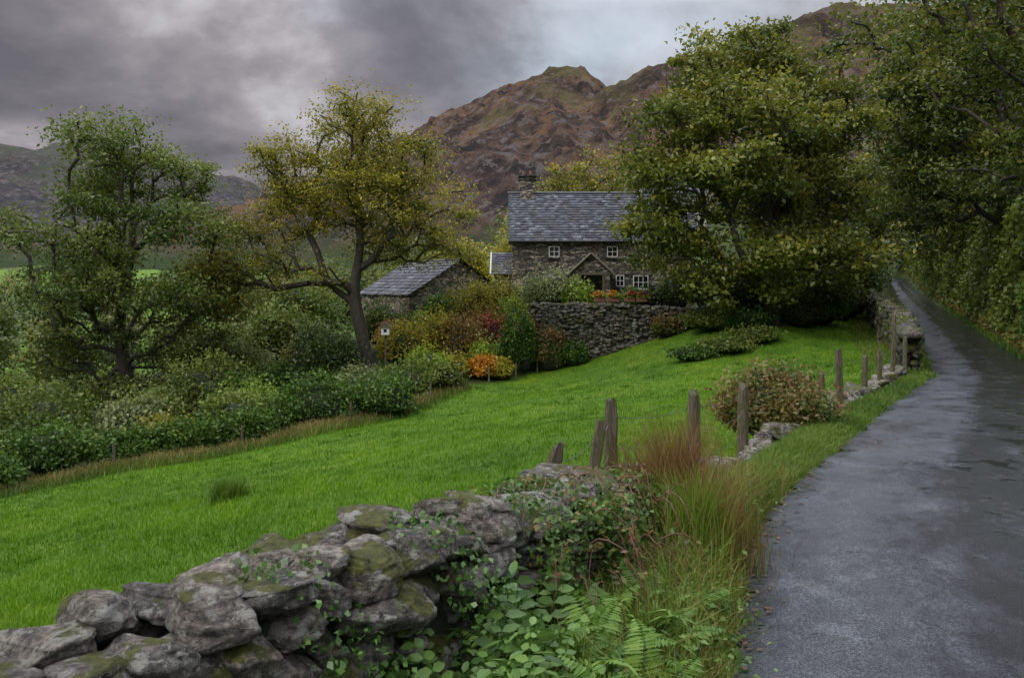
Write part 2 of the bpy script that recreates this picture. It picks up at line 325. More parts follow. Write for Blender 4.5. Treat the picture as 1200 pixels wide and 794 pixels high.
stone_wall('dry_stone_wall',NW,3,.5,.38,.18,STONE,.05,smin=9,parent=w_)
TW=[(12.0,24.0,.40),(15.9,32.6,.7),(19.3,41.6,1.05),(26.0,60,1.95),(33.0,80,2.8),(38,93,3.5)]
rw_=stone_wall('dry_stone_wall',TW,2,.6,.42,.19,STONE_ROAD,.05)
def wall_leaves(name,P_,n,pal,size,parent,thr,thick=.6,sc=1.5):
    p,s=wallpath(P_); q=rng.uniform(0,s[-1],n)**1.0; x=np.interp(q,s,p[:,0]);y=np.interp(q,s,p[:,1]);z=np.interp(q,s,p[:,2])
    tx=np.interp(q+.2,s,p[:,0])-np.interp(q-.2,s,p[:,0]); ty=np.interp(q+.2,s,p[:,1])-np.interp(q-.2,s,p[:,1]); l=np.hypot(tx,ty)
    g=height(x,y); v=rng.uniform(-.05,1.08,n); sd=rng.choice([-1,1],n); top=v>1
    o=np.where(top,rng.uniform(-1,1,n)*thick*.5,sd*(thick*.55+rng.uniform(-.05,.12,n))); zz=g+v*(z-g+.1)
    kk=np.sin(q*sc+sd*2)*np.sin(zz*2.2+q*.7)+rng.normal(0,.3,n)>thr
    P=np.stack([x-ty/l*o,y+tx/l*o,zz],1)[kk]; leafcloud(name,P,size,rng.uniform(.1,.9,len(P)),PAL[pal],parent,up=.4,asp=1.2)
wall_leaves('ivy_on_wall',TW,12000,'ash',.11,rw_,.5)
# ------------------------------------------------------------------ bushes / trees
def bush(name,x,y,rx,ry,rz,pal,n=2500,ls=.12,zoff=0,parent=None,lobes=12,z=None,core=True):
    cz=(H(x,y) if z is None else z)+rz*.72+zoff; e=empty(name) if parent is None else parent
    d=unit(rng.normal(size=(lobes,3))); d[:,2]=np.abs(d[:,2])*1.0-.15
    lc=d*np.array([rx,ry,rz])*rng.uniform(.5,.85,lobes)[:,None]
    li=rng.integers(0,lobes,n); u=unit(rng.normal(size=(n,3)))
    R=np.array([rx,ry,rz])*.45
    P=lc[li]+u*R*(rng.uniform(.3,1,n)**.5)[:,None]*rng.uniform(.7,1.25,lobes)[li][:,None]
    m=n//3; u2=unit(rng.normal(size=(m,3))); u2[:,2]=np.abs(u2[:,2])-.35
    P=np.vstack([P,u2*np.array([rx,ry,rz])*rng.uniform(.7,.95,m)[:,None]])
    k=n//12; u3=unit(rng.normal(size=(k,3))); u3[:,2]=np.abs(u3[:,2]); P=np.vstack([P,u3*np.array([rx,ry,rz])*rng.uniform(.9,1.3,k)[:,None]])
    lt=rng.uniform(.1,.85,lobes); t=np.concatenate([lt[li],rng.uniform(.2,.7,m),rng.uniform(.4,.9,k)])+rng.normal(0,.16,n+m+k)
    leafcloud('leaves',P+np.array([x,y,cz]),ls,t,PAL[pal],e)
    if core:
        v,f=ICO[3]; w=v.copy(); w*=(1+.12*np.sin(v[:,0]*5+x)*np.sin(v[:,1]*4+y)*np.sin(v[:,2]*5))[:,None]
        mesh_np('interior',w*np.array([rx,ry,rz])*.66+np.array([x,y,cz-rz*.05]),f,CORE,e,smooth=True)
    return e
def tree(name,base,trunk,blobs,nclump,lpc,ls,pal,cr,tr,ry=2.4,yspread=2.,flat=.6,seed=1):
    global rng; old=rng; rng=np.random.default_rng(seed)
    base=np.array(base,float); tp=catmull(np.array(trunk,float),4); B=np.array(blobs,float)
    w=(B[:,2]*B[:,3])**1.0; w/=w.sum(); yo=rng.uniform(-yspread,yspread,len(B))
    bi=rng.choice(len(B),nclump,p=w); u=unit(rng.normal(size=(nclump,3)))*(rng.uniform(0,1,nclump)**(1/2.0))[:,None]*rng.choice([1,1,1,1.25],nclump)[:,None]
    cl=np.stack([B[bi,0]+u[:,0]*B[bi,2],base[1]+yo[bi]+u[:,1]*ry,B[bi,1]+u[:,2]*B[bi,3]],1)
    pos=[*tp]; par=[-1]+list(range(len(tp)-1)); pl=[0.]
    for i in range(1,len(tp)): pl.append(pl[-1]+np.linalg.norm(tp[i]-tp[i-1]))
    st=tp[len(tp)//2]; order=np.argsort(np.linalg.norm(cl-st,axis=1)); lo=len(tp)//3
    for i in order:
        p=cl[i]; Q=np.array(pos[lo:]); d=np.linalg.norm(Q-p,axis=1); c=d+.35*np.array(pl[lo:])+np.where(Q[:,2]>p[2]+.3,1.2*d,0)
        j=int(c.argmin())+lo; a=pos[j]; L=np.linalg.norm(p-a)
        last=j; ns=3 if L>1.5 else 2
        for k in range(1,ns+1):
            t=k/ns; q=a*(1-t)+p*t+np.array([0,0,.12*L*math.sin(math.pi*t)])+(rng.normal(0,.06*L,3) if k<ns else 0)
            pos.append(q);par.append(last);pl.append(pl[last]+L/ns);last=len(pos)-1
    m=len(pos); r=np.zeros(m); ex=2.2; acc=np.zeros(m)
    for i in range(m-1,0,-1):
        if acc[i]==0: acc[i]=.022**ex
        acc[par[i]]+=acc[i]
    r=acc**(1/ex); r=.014+r*(tr/r[0]); P=np.array(pos); pr=np.array(par)
    idx=np.arange(1,m); e=empty(name)
    R0=np.minimum(r[pr[idx]],r[idx]*1.35+.005); R0[:len(tp)-1]=r[pr[idx]][:len(tp)-1]; R0[0]*=1.35
    tubes('trunk_and_branches',P[pr[idx]],P[idx],R0,r[idx],BARK,e,7)
    k=nclump*lpc; ci=np.repeat(np.arange(nclump),lpc); g=rng.normal(size=(k,3))*.5
    g*=1/np.maximum(1,np.linalg.norm(g,axis=1)/1.5)[:,None]
    sc=(cr*rng.uniform(.55,1.45,nclump))[ci][:,None]*np.array([1,1,flat])
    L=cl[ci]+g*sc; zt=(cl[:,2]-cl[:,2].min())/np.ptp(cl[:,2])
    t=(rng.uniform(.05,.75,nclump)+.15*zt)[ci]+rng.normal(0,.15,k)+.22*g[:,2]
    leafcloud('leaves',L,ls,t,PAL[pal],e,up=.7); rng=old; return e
tree('ash_tree',(-19.1,40,-5),[(-19.0,40,-5.4),(-19.3,40,-3),(-19.7,40,0),(-19.2,40.2,3.5),(-19.1,40,7.5)],
 [(-19.3,8.6,1.8,1.7),(-20.8,6.7,2.2,1.5),(-17.0,7.4,2.3,1.4),(-19.3,4.8,3.0,1.6),(-15.8,4.9,2.4,1.3),(-22.3,3.7,2.2,1.6),(-20.2,1.6,3.0,1.6),(-16.2,1.4,2.6,1.6),(-23.6,1.2,2.1,1.5),(-22.3,-1.4,2.5,1.5),(-17.2,-1.2,2.5,1.5),(-24.9,4.3,1.3,1.2),(-20,-3,3,1.2)],
 320,150,.13,'ash',.95,.34,2.8,2.4,.55,11)
tree('birch_tree',(-7.9,42,-2.6),[(-7.4,42,-2.9),(-7.9,42,-.8),(-8.3,42,1.4),(-8.0,42,4),(-8.2,42.2,7),(-7.8,42,10)],
 [(-7.8,10.5,1.8,1.7),(-9.8,8.9,2.8,1.8),(-5.9,8.4,2.5,1.8),(-4.4,5.6,2.3,1.7),(-9.3,6.2,2.8,1.7),(-12.5,8.4,1.5,1.1),(-13.5,4.5,2.8,1.5),(-12,2.4,2.8,1.2),(-5.8,4.1,2.6,1.3),(-3.6,4.2,1.4,1.1),(-15,2.4,1.5,1.3),(-11.3,6.6,2.2,1.5),(-15.2,.8,1.2,1.2),(-7.6,6.8,2.4,1.8)],
 380,140,.115,'olive',.9,.33,2.6,1.8,.6,12)
tree('sycamore_tree',(13.7,42,-.2),[(13.7,42,-.6),(13.8,42,1.5),(13.5,42,4),(13.4,42,8),(13.2,42,13)],
 [(13.1,15.0,3.0,1.4),(11.0,12.8,2.9,1.8),(15.5,12.8,3.3,1.8),(9.3,10.6,2.7,1.7),(13.1,10.1,3.4,2.0),(17.1,10.1,2.9,2),(7.9,7.9,2.2,1.6),(11.3,7,2.9,2.0),(14.9,6.5,2.9,2.0),(18,7,2.2,2),(7.5,5.2,1.7,1.2),(8.8,3.6,2.3,1.4),(12.2,3.1,2.4,1.5),(16.2,3.8,2.5,1.8),(17.4,2.4,1.8,1.2),(10.2,1.8,1.7,.9),(13.4,1.6,2.4,.8)],
 410,165,.185,'syc',1.1,.42,3.4,2.6,.5,13)
tree('beech_tree',(29,46,1),[(29,46,1),(28.8,46,5),(28.5,46,9),(28,46,15)],
 [(26,17,3.5,2.5),(23.3,14,3,2.2),(27,13,4,3),(31,15,4,3),(23.6,10,2.8,2.2),(28,9,4,3),(33,10,4,3),(24.7,6.5,2.6,2.2),(20.5,16.5,2.4,1.3),(30,19,4,2)],
 300,140,.2,'right',1.2,.5,4,2.5,.5,14)
tree('oak_tree',(23.5,30,1.2),[(23.5,30,1),(23.3,30,5),(22.8,30,9),(22,30,13)],
 [(20.5,13,3,2.2),(18.3,10.8,2.4,1.6),(22,9.5,3.4,2.5),(25,12,4,3),(19.8,7,2.6,2),(24,6,3.5,2.5),(17.2,13.5,2,1.2)],
 220,140,.15,'right',1.1,.45,3.4,2.2,.5,15)
tree('beech_tree',(40,62,2),[(40,62,1.5),(39.8,62,7),(39,62,12),(38,62,18)],
 [(35,20,4,3),(32,16,3,3),(37,15,4.5,3.5),(42,17,5,4),(34,11,3.5,3),(40,10,4.5,3),(35.5,6.5,3,2.6),(30.5,21,2,2)],
 260,120,.25,'syc',1.5,.55,4,2.5,.5,16)
tree('oak_tree',(50,88,3),[(50,88,2),(49.8,88,8),(49,88,14),(48,88,20)],
 [(46,24,5,4),(42,20,4,4),(48,18,6,4),(54,20,6,5),(43,13,4,4),(51,12,6,4),(45,8,4,3.5)],
 220,110,.33,'right',1.9,.6,5,3,.5,17)
tree('oak_tree',(58,128,3),[(56,128,2),(56,128,8),(56,128,14)],
 [(52,14,5,4),(57,17,6,5),(62,12,5,5),(50,7,5,4),(56,6,6,4),(47,11,4,4)],150,100,.5,'right',2.2,.6,5,3,.6,27)
tree('hillside_tree',(7,78,2.5),[(7,78,2),(7.1,78,6),(7,78,11)],[(5,11.5,2.6,2),(8,12.5,2.9,2),(10.5,11,2.6,2),(7,9,3.8,2.2)],120,60,.2,'olive',1.1,.3,2.5,2,.6,18)
tree('hillside_tree',(28,75,6),[(28,75,4),(28,75,9),(28,75,15)],[(25,13,3,3),(29,15,3.5,3),(32,11,3,3),(27,9,4,3),(22,10,3,3),(33,7,4,3)],180,100,.3,'syc',1.5,.35,3,2,.6,19)
tree('alder_tree',(-27,37,-5.5),[(-27,37,-6),(-26.8,37,-2),(-26.5,37,3)],[(-25.5,1.8,1.7,1.6),(-27.5,.5,2,2),(-24.6,-1,1.8,1.5),(-26.5,-2.5,2.2,1.5),(-23.5,-3.2,1.6,1.2)],110,130,.14,'ash',.9,.25,2,1.5,.6,20)
BU=[('hawthorn_bush',-17.8,30,2.2,1.8,1.7,'ash'),('hawthorn_bush',-15.7,24,.9,.8,.7,'hedge'),('gorse_bush',-15.8,27.3,1.5,1.2,1.1,'hedge'),('hazel_bush',-14.2,31,1.5,1.2,1.4,'ash'),
('hazel_bush',-13.6,35.5,2.0,1.6,1.9,'ash'),('laurel_bush',-11.9,35,1.5,1.3,1.3,'hedge'),('hazel_bush',-15.2,42,2.2,2,2.2,'ash'),('hawthorn_bush',-14.5,50,2.2,2,2,'ash'),('willow_bush',-11.5,32.5,1.2,1,1.0,'pale'),
('laurel_bush',-8.1,33,1.8,1.4,1.25,'hedge'),('laurel_bush',-5.6,34.2,1.7,1.3,1.15,'hedge'),('laurel_bush',-9.8,32.6,1.2,1.1,.95,'hedge'),('willow_bush',-21,33,2,1.5,2.0,'ash'),('bramble_bush',-18.5,26.5,1.6,1.3,1.2,'ash'),('bramble_bush',-12.8,29.2,1.2,1,.9,'olive'),
('yew_bush',-9.4,40,1.8,1.6,2.1,'dark'),('spindle_bush',-7.4,38.5,1.3,1.1,1.0,'pale'),('spindle_bush',-5.2,38.5,1.5,1.2,1.0,'ash'),('rose_bush',-3.4,39.8,1.1,1,.8,'ash'),('spindle_bush',-4.4,41,1.3,1.1,1.1,'lime'),
('viburnum_bush',-6.0,43.5,1.5,1.2,1.5,'yellow'),('barberry_bush',-4.3,44.5,1.2,1,1.7,'yellow'),('viburnum_bush',-2.9,44.3,1.4,1.2,1.7,'russet'),('viburnum_bush',-2.2,47.5,1.8,1.3,2.4,'olive'),('japanese_maple_bush',-1.0,45.8,1.2,1,1.6,'red'),('smoke_bush',-1.9,46,1.0,.9,1.7,'russet'),
('box_bush',-1.6,43.8,1.2,1,1.2,'lime'),('azalea_bush',-1.65,42.6,.9,.7,.75,'orange'),('azalea_bush',-3.0,42.2,.7,.6,.75,'yellow'),('box_bush',-.7,42.8,.8,.7,.7,'yellow'),('rose_bush',-7.5,47.5,1.8,1.4,1.7,'ash'),('holly_bush',-4.2,48.2,1.8,1.4,1.9,'hedge'),('rose_bush',-5.2,46.6,.7,.8,1.4,'lime'),
('barberry_bush',-6.9,45.6,.9,.9,1.2,'red'),('viburnum_bush',2.3,46.0,1.6,1.1,1.4,'pale'),('box_bush',3.7,45.6,1.0,.8,1.1,'lime'),('fuchsia_bush',.4,46.6,1.4,1,2.0,'lime'),('fuchsia_bush',-.5,48.6,1.3,1,2.5,'olive'),('clematis_bush',.6,51.2,.9,.6,1.5,'pale'),('wisteria_bush',2.75,51.6,1.1,.35,.7,'ash'),('box_bush',6.9,46.2,.7,.6,.8,'hedge'),('box_bush',8.1,46.6,.8,.7,.9,'dark'),
('cotoneaster_bush',2.1,44.2,1.0,.6,1.4,'bramble'),('cotoneaster_bush',3.4,44.1,.9,.5,.8,'hedge'),('bramble_bush',8.6,43.9,1.0,.6,.7,'bramble'),('bramble_bush',9.9,44.0,1.0,.6,.5,'ash'),('heather_bush',.9,44.6,.7,.5,1.8,'russet'),
('holly_bush',9.6,46.5,1.1,1,1.1,'dark'),('laurel_bush',18.5,48,2.2,1.8,2.2,'dark'),('laurel_bush',21.5,52,2.4,2,2.6,'dark'),('laurel_bush',15.5,46,1.8,1.4,1.5,'hedge'),('bramble_bush',8.3,37,1.2,.8,.4,'hedge'),('bramble_bush',10,37.6,1.5,1,.5,'ash'),('bramble_bush',11.8,39,1.4,1,.5,'ash'),('bramble_bush',10.4,42.2,1.4,1,.7,'ash'),('bramble_bush',12.3,41.4,1.3,.9,.7,'hedge'),('holly_bush',15.3,42.3,1.5,1,1.0,'dark'),('laurel_bush',17.1,44,1.6,1.2,1.4,'hedge'),('laurel_bush',19.4,46.5,1.5,1.2,1.5,'dark'),('holly_bush',13.4,44.8,1.8,1,1.5,'dark'),('holly_bush',11.3,45.6,1.4,1,1.6,'hedge'),
('laurel_bush',24.6,58,2.4,2,2.6,'dark'),('hazel_bush',26,66,3,2.4,3.2,'dark'),('hazel_bush',1.5,68,3,2.4,3,'olive'),('hazel_bush',-4,64,2.8,2.2,2.8,'yellow'),('hazel_bush',-8,66,2.8,2.2,2.6,'ash'),('hazel_bush',-16,62,3,2.4,3,'ash'),('hazel_bush',-22,54,2.6,2.2,2.6,'ash'),
('hazel_bush',34,96,3.5,3,4,'right'),('hazel_bush',42,108,4,3,4.5,'syc'),('hazel_bush',47,118,4,3,4.5,'right'),('hazel_bush',30,84,3,2.5,3,'right')]
for b_ in BU:
    nm,x,y,rx,ry,rz,pal=b_; vol=rx*rz; bush(nm,x,y,rx,ry,rz,pal,int(900+1500*vol),.10 if y<50 else .17,lobes=15)
e=empty('valley_shrubbery'); r2=np.random.default_rng(5)
for i in range(32):
    y=r2.uniform(30,56); x=y*r2.uniform(-.66,-.2)
    if inpoly(np.array([x]),np.array([y-2.5]))[0]: continue
    s=r2.uniform(.8,1.5); bush('shrub',x,y,s*1.2,s,s*r2.uniform(.7,1.1),r2.choice(['ash','hedge','pale','olive','lime','ash']),int(1300*s*s),.12,parent=e,lobes=13)
for (x,y) in ((-.1,43.6),(.75,43.8)):
    bush('cypress_shrub',x,y,.55,.5,1.75,'hedge',3500,.09,lobes=18,zoff=.2)
e=empty('clipped_hedge')
for t in np.linspace(0,1,9):
    bush('hedge_part',-13.6+4.2*t,27.2+4.4*t,.75,.6,.75,'hedge',1500,.1,parent=e,lobes=10)
bush('bramble_bush',3.95,12.0,.85,.66,.66,'bramble',10000,.045,lobes=28,z=-.42)
bush('bramble_bush',4.75,12.7,.45,.45,.4,'bramble',2600,.045,lobes=12,z=-.45)
# ivy-clad bank right of the road
e=empty('ivy_hedge')
ii=np.arange(200,nr-24,3); ns=170000
si=ii[0]+(ii[-1]-ii[0])*rng.uniform(0,1,ns)**1.35
i0=si.astype(int); fx=RLd[i0,0]+(RLd[np.minimum(i0+1,nr-1),0]-RLd[i0,0])*(si-i0); fy=RLd[i0,1]+(RLd[np.minimum(i0+1,nr-1),1]-RLd[i0,1])*(si-i0)
S=RS[i0]+(si-i0)*np.gradient(RS)[i0]; hh=np.interp(S,[0,20,40,70,120],[2.6,4.2,6.5,7.5,8]); tt=rng.uniform(0,1,ns)**1.1; zz=tt*hh
bul=.45*np.sin(S*1.1+zz*.8)+.35*np.sin(S*2.3-zz*1.9+1)+.3*np.sin(zz*2.6+S*.5)
o=RW[i0]+.45+tt*1.0-.4*bul+rng.uniform(-.15,.4,ns)-.45*(tt<.12)*rng.uniform(0,1,ns)
o=np.maximum(o,RW[i0]+.06+.2*rng.uniform(size=ns))
P=np.stack([fx+NR[i0,0]*o,fy+NR[i0,1]*o,RLd[i0,2]+zz+rng.normal(0,.08,ns)],1)
tn=.45+.3*bul+rng.normal(0,.2,ns)
near=np.hypot(P[:,0],P[:,1])<40; lowm=(tt<.1)&(rng.uniform(size=ns)<.6)
leafcloud('ivy_leaves_near',P[near&~lowm],.14,tn[near&~lowm],PAL['hedge'],e,up=.2); leafcloud('ivy_leaves_far',P[~near&~lowm],.22,tn[~near&~lowm],PAL['ash'],e,up=.2); leafcloud('bracken',P[lowm],.13,tn[lowm],PAL['russet'],e,up=.4,asp=2.)
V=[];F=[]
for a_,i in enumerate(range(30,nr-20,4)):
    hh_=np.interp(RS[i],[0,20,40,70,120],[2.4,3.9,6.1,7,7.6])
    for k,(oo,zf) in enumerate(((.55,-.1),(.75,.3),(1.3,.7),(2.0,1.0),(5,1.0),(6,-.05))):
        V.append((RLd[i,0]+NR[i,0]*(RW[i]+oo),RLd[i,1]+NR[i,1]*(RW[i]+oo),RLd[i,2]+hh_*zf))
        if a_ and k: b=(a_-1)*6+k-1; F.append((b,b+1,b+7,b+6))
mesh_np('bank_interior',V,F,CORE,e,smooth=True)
P=[];Tn=[]
def fartree(x,y,r,hgt,k=420):
    z=H(x,y); u=unit(rng.normal(size=(k,3)))*(rng.uniform(0.2,1,k)**.5)[:,None]; lob=.3*np.sin(u[:,0:1]*7+x)*np.sin(u[:,2:3]*6+y)
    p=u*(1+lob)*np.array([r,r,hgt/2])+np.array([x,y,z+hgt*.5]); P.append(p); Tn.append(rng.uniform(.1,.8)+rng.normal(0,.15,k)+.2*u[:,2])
for i in range(24):
    y=rng.uniform(75,130); fartree(rng.uniform(-.68,-.1)*y,y,rng.uniform(2,4),rng.uniform(4,8.5),900)
for i in range(90):
    y=rng.uniform(130,330); fartree(rng.uniform(-.7,.05)*y,y,rng.uniform(2.5,6),rng.uniform(4,9))
for i in range(40):
    y=rng.uniform(90,200); fartree(rng.uniform(0.,.45)*y,y,rng.uniform(2.5,5),rng.uniform(5,8))
leafcloud('distant_trees',np.vstack(P),.5,np.concatenate(Tn),PAL['far'],None)
# ------------------------------------------------------------------ fells
def m_fell(name,cols,green,haze_tint):
    m,nt,b,o=newmat(name); co=coord(nt,'Object',(1,.6,1)); a=noisen(nt,co,.007,10,.62); f=noisen(nt,co,.06,12,.75); g=noisen(nt,co,.012,8,.6); mu=noisen(nt,co,.02,10,.7)
    c=ramp(nt,a,[(.36,cols[0]),(.46,cols[1]),(.54,cols[2]),(.62,cols[0])])
    c0=ramp(nt,mu,[(.42,(.42,.38,.42)),(.5,(1,.95,.95)),(.6,(1.5,1.3,1.0))]); c1=mix(nt,1.,c.outputs[0],c0.outputs[0],'MULTIPLY')
    rk=ramp(nt,f,[(.53,0),(.58,.75)]); c1=mix(nt,rk.outputs[0],c1,(.22,.19,.175))
    dk=ramp(nt,f,[(.41,.9),(.47,0)]); c1=mix(nt,dk.outputs[0],c1,(.02,.017,.016))
    geo=nt.nodes.new('ShaderNodeNewGeometry'); sx=nt.nodes.new('ShaderNodeSeparateXYZ'); nt.links.new(geo.outputs['Position'],sx.inputs[0])
    hz=math_(nt,'DIVIDE',sx.outputs[2],350.); gg=math_(nt,'ADD',math_(nt,'MULTIPLY',hz,.35),g)
    gk=ramp(nt,gg,[(.74,0),(.88,.75)]); c1=mix(nt,gk.outputs[0],c1,green)
    lo=ramp(nt,math_(nt,'ADD',hz,math_(nt,'MULTIPLY',g,.15)),[(.12,1),(.2,0)]); c1=mix(nt,lo.outputs[0],c1,(.06,.1,.02))
    c1=mix(nt,haze_tint,c1,(.16,.175,.21)); nt.links.new(c1,b.inputs['Base Color']); b.inputs['Roughness'].default_value=.95  # distance haze painted in: blue-grey mixed into the base colour
    b.inputs['Specular IOR Level'].default_value=.1; bump(nt,b,math_(nt,'ADD',f,mu),1.,20.); return m
def hill(name,xs,ys,fn,mat):
    X,Y=np.meshgrid(xs,ys); Z=np.array([fn(float(a),float(b)) for a,b in zip(X.ravel(),Y.ravel())])
    a,b=len(xs),len(ys); I=np.arange(a*b).reshape(b,a); F=np.stack([I[:-1,:-1],I[:-1,1:],I[1:,1:],I[1:,:-1]],-1).reshape(-1,4)
    return mesh_np(name,np.stack([X.ravel(),Y.ravel(),Z],1),F,mat,smooth=True)
ax=[-900,-600,-386,-260,-154,-103,-51,0,40,51,71,92,104,110,125,141,200,257,386,770,1500]; az=[20,60,110,172,230,257,283,302,318,326,328,324,331,327,312,295,312,332,372,400,380]
bx_=[-220,-150,-100,-43,43,118,160,214,400,800,1500]; bz=[-10,10,40,92,180,248,268,294,347,380,350]
def fellf(x,y):
    def prof(t): 
        t=max(0,min(1,t)); return (1-t)**1.15
    wx=x+24*noise.noise(Vector((x*.004,y*.004,5)))*(1 if y<1150 else .3)
    A_=np.interp(wx,ax,az)*(prof((1200-y)/800) if y<1200 else max(0,1-(y-1200)/900))
    wb=x+45*noise.noise(Vector((x*.006,y*.006,9)))-(1000-y)*.12
    B_=np.interp(wb,bx_,bz)*(prof((1000-y)/650) if y<1000 else max(0,1-(y-1000)/260))
    h=max(A_,B_); k=.25+.75*min(1,h/120)
    cr=sstep(0,60,abs(y-(1200 if A_>B_ else 1000)))
    g=noise.ridged_multi_fractal(Vector((x*.009,y*.0035,2)),.85,2.1,7,.9,2.)-1.1
    f=noise.fractal(Vector((x*.03,y*.03,1)),.6,2.1,6)
    return h+k*(22*g*(.2+.8*float(cr))+8*f)-3
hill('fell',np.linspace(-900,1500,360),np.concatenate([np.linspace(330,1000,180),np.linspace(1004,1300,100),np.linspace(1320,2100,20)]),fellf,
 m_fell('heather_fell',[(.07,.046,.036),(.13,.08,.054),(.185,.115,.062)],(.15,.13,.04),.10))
lx=[-4200,-2600,-1900,-1608,-1474,-1400,-1340,-1260,-1160,-1072,-965,-870,-804,-600,-300,0]; lz=[300,420,400,431,455,470,456,430,405,385,350,330,305,250,160,60]
def farf(x,y):
    t=(2500-y)/1500 if y<2500 else (y-2500)/1200
    h=np.interp(x,lx,lz)*(max(0,1-t)**1.2); return h+min(1,h/120)*(22*noise.fractal(Vector((x*.004,y*.004,7)),.8,2.1,7)+40*(noise.ridged_multi_fractal(Vector((x*.0025,y*.0015,2)),.9,2.1,6,.9,2.)-1.1))+5
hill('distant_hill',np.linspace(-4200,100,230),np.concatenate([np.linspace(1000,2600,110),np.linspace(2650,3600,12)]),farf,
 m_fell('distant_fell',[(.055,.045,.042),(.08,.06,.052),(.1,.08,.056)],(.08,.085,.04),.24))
# ------------------------------------------------------------------ buildings
def box(name,c,s,mat,parent,rz=0,bev=0):
    bm=bmesh.new(); bmesh.ops.create_cube(bm,size=1)
    for v in bm.verts: v.co=Vector((v.co.x*s[0],v.co.y*s[1],v.co.z*s[2]))
    if bev: bmesh.ops.bevel(bm,geom=bm.edges[:],offset=bev,segments=2,affect='EDGES')
    me=bpy.data.meshes.new(name); bm.to_mesh(me); bm.free(); me.materials.append(mat)
    o=bpy.data.objects.new(name,me); o.location=c; o.rotation_euler[2]=rz; return link(o,parent)
def m_masonry(name,cols,sc=(2.6,2.6,6.5)):
    m,nt,b,o=newmat(name); v=coord(nt,'Object',sc)
    nn=nt.nodes.new('ShaderNodeTexNoise'); nn.inputs['Scale'].default_value=1.3; nt.links.new(v,nn.inputs['Vector'])
    ad=nt.nodes.new('ShaderNodeVectorMath'); ad.operation='ADD'; nt.links.new(v,ad.inputs[0]); nt.links.new(nn.outputs['Color'],ad.inputs[1])
    vo=nt.nodes.new('ShaderNodeTexVoronoi'); nt.links.new(ad.outputs[0],vo.inputs['Vector']); vo.inputs['Scale'].default_value=1
    ve=nt.nodes.new('ShaderNodeTexVoronoi'); ve.feature='DISTANCE_TO_EDGE'; nt.links.new(ad.outputs[0],ve.inputs['Vector']); ve.inputs['Scale'].default_value=1
    sp=nt.nodes.new('ShaderNodeSeparateXYZ'); nt.links.new(vo.outputs['Color'],sp.inputs[0])
    c=ramp(nt,sp.outputs[0],[(0,cols[0]),(.5,cols[1]),(1,cols[2])]); f=noisen(nt,coord(nt),12,6); fr=ramp(nt,f,[(.3,.6),(.7,1.2)])
    cc=mix(nt,1.,c.outputs[0],fr.outputs[0],'MULTIPLY'); e_=ramp(nt,ve.outputs['Distance'],[(.02,1),(.09,0)])
    cc=mix(nt,e_.outputs[0],cc,(.02,.018,.016)); nt.links.new(cc,b.inputs['Base Color']); b.inputs['Roughness'].default_value=.85
    hh=ramp(nt,ve.outputs['Distance'],[(.0,0),(.15,1)]); bump(nt,b,hh.outputs[0],.9,.05); return m
MAS=m_masonry('rubble_stone',[(.055,.05,.04),(.19,.16,.12),(.4,.34,.26)])
def m_slate():
    m,nt,b,o=newmat('roof_slate'); r=ramp(nt,attr(nt),[(0,(.045,.05,.06)),(.5,(.095,.103,.122)),(1,(.22,.23,.26))])
    f=noisen(nt,coord(nt),1.5,6); g=ramp(nt,f,[(.52,0),(.7,.5)]); c=mix(nt,g.outputs[0],r.outputs[0],(.09,.095,.06))
    nt.links.new(c,b.inputs['Base Color']); b.inputs['Roughness'].default_value=.38; return m
SLATE=m_slate()
def slates(name,E0,E1,R0_,R1_,rows,cols,parent):
    E0,E1,R0_,R1_=[np.array(q)*1. for q in (E0,E1,R0_,R1_)]
    nrm=unit(np.cross(E1-E0,R0_-E0)); nrm=nrm if nrm[2]>0 else -nrm; V=[];F=[];Tt=[]
    for r in range(rows):
        a=r/rows; b=min(1,(r+1.35)/rows); sh=.5*(r%2)
        for c in range(cols+1):
            u0=max(0,(c-sh+.012)/cols); u1=min(1,(c+1-sh-.012)/cols)
            if u1<=u0: continue
            def pt(u,t): return (E0*(1-u)+E1*u)*(1-t)+(R0_*(1-u)+R1_*u)*t
            j=rng.normal(0,.01); jt=rng.normal(0,.006); lo=.05+abs(rng.normal(0,.014)); 
            q=[pt(u0,a+jt)+nrm*lo,pt(u1,a+jt)+nrm*(lo+j),pt(u1,b)+nrm*.012,pt(u0,b)+nrm*.012]
            q+= [q[0]-nrm*.03,q[1]-nrm*.03]; k=len(V); V+=q; F+=[(k,k+1,k+2,k+3),(k+4,k+5,k+1,k)]; t=rng.uniform()*.8+.1*rng.normal(); Tt+=[t,t]
    return mesh_np(name,V,F,SLATE,parent,np.clip(Tt,0,1))
def gable_body(name,x0,x1,y0,y1,zb,ze,zr,mat,parent,axis='x'):
    ym=(y0+y1)/2; V=[(x0,y0,zb),(x1,y0,zb),(x1,y1,zb),(x0,y1,zb),(x0,y0,ze),(x1,y0,ze),(x1,y1,ze),(x0,y1,ze),(x0,ym,zr),(x1,ym,zr)]
    me=bpy.data.meshes.new(name); me.from_pydata(V,[],[(0,1,5,4),(1,2,6,9,5),(2,3,7,6),(3,0,4,8,7),(4,5,9,8),(6,7,8,9)]); me.materials.append(mat)
    return link(bpy.data.objects.new(name,me),parent)
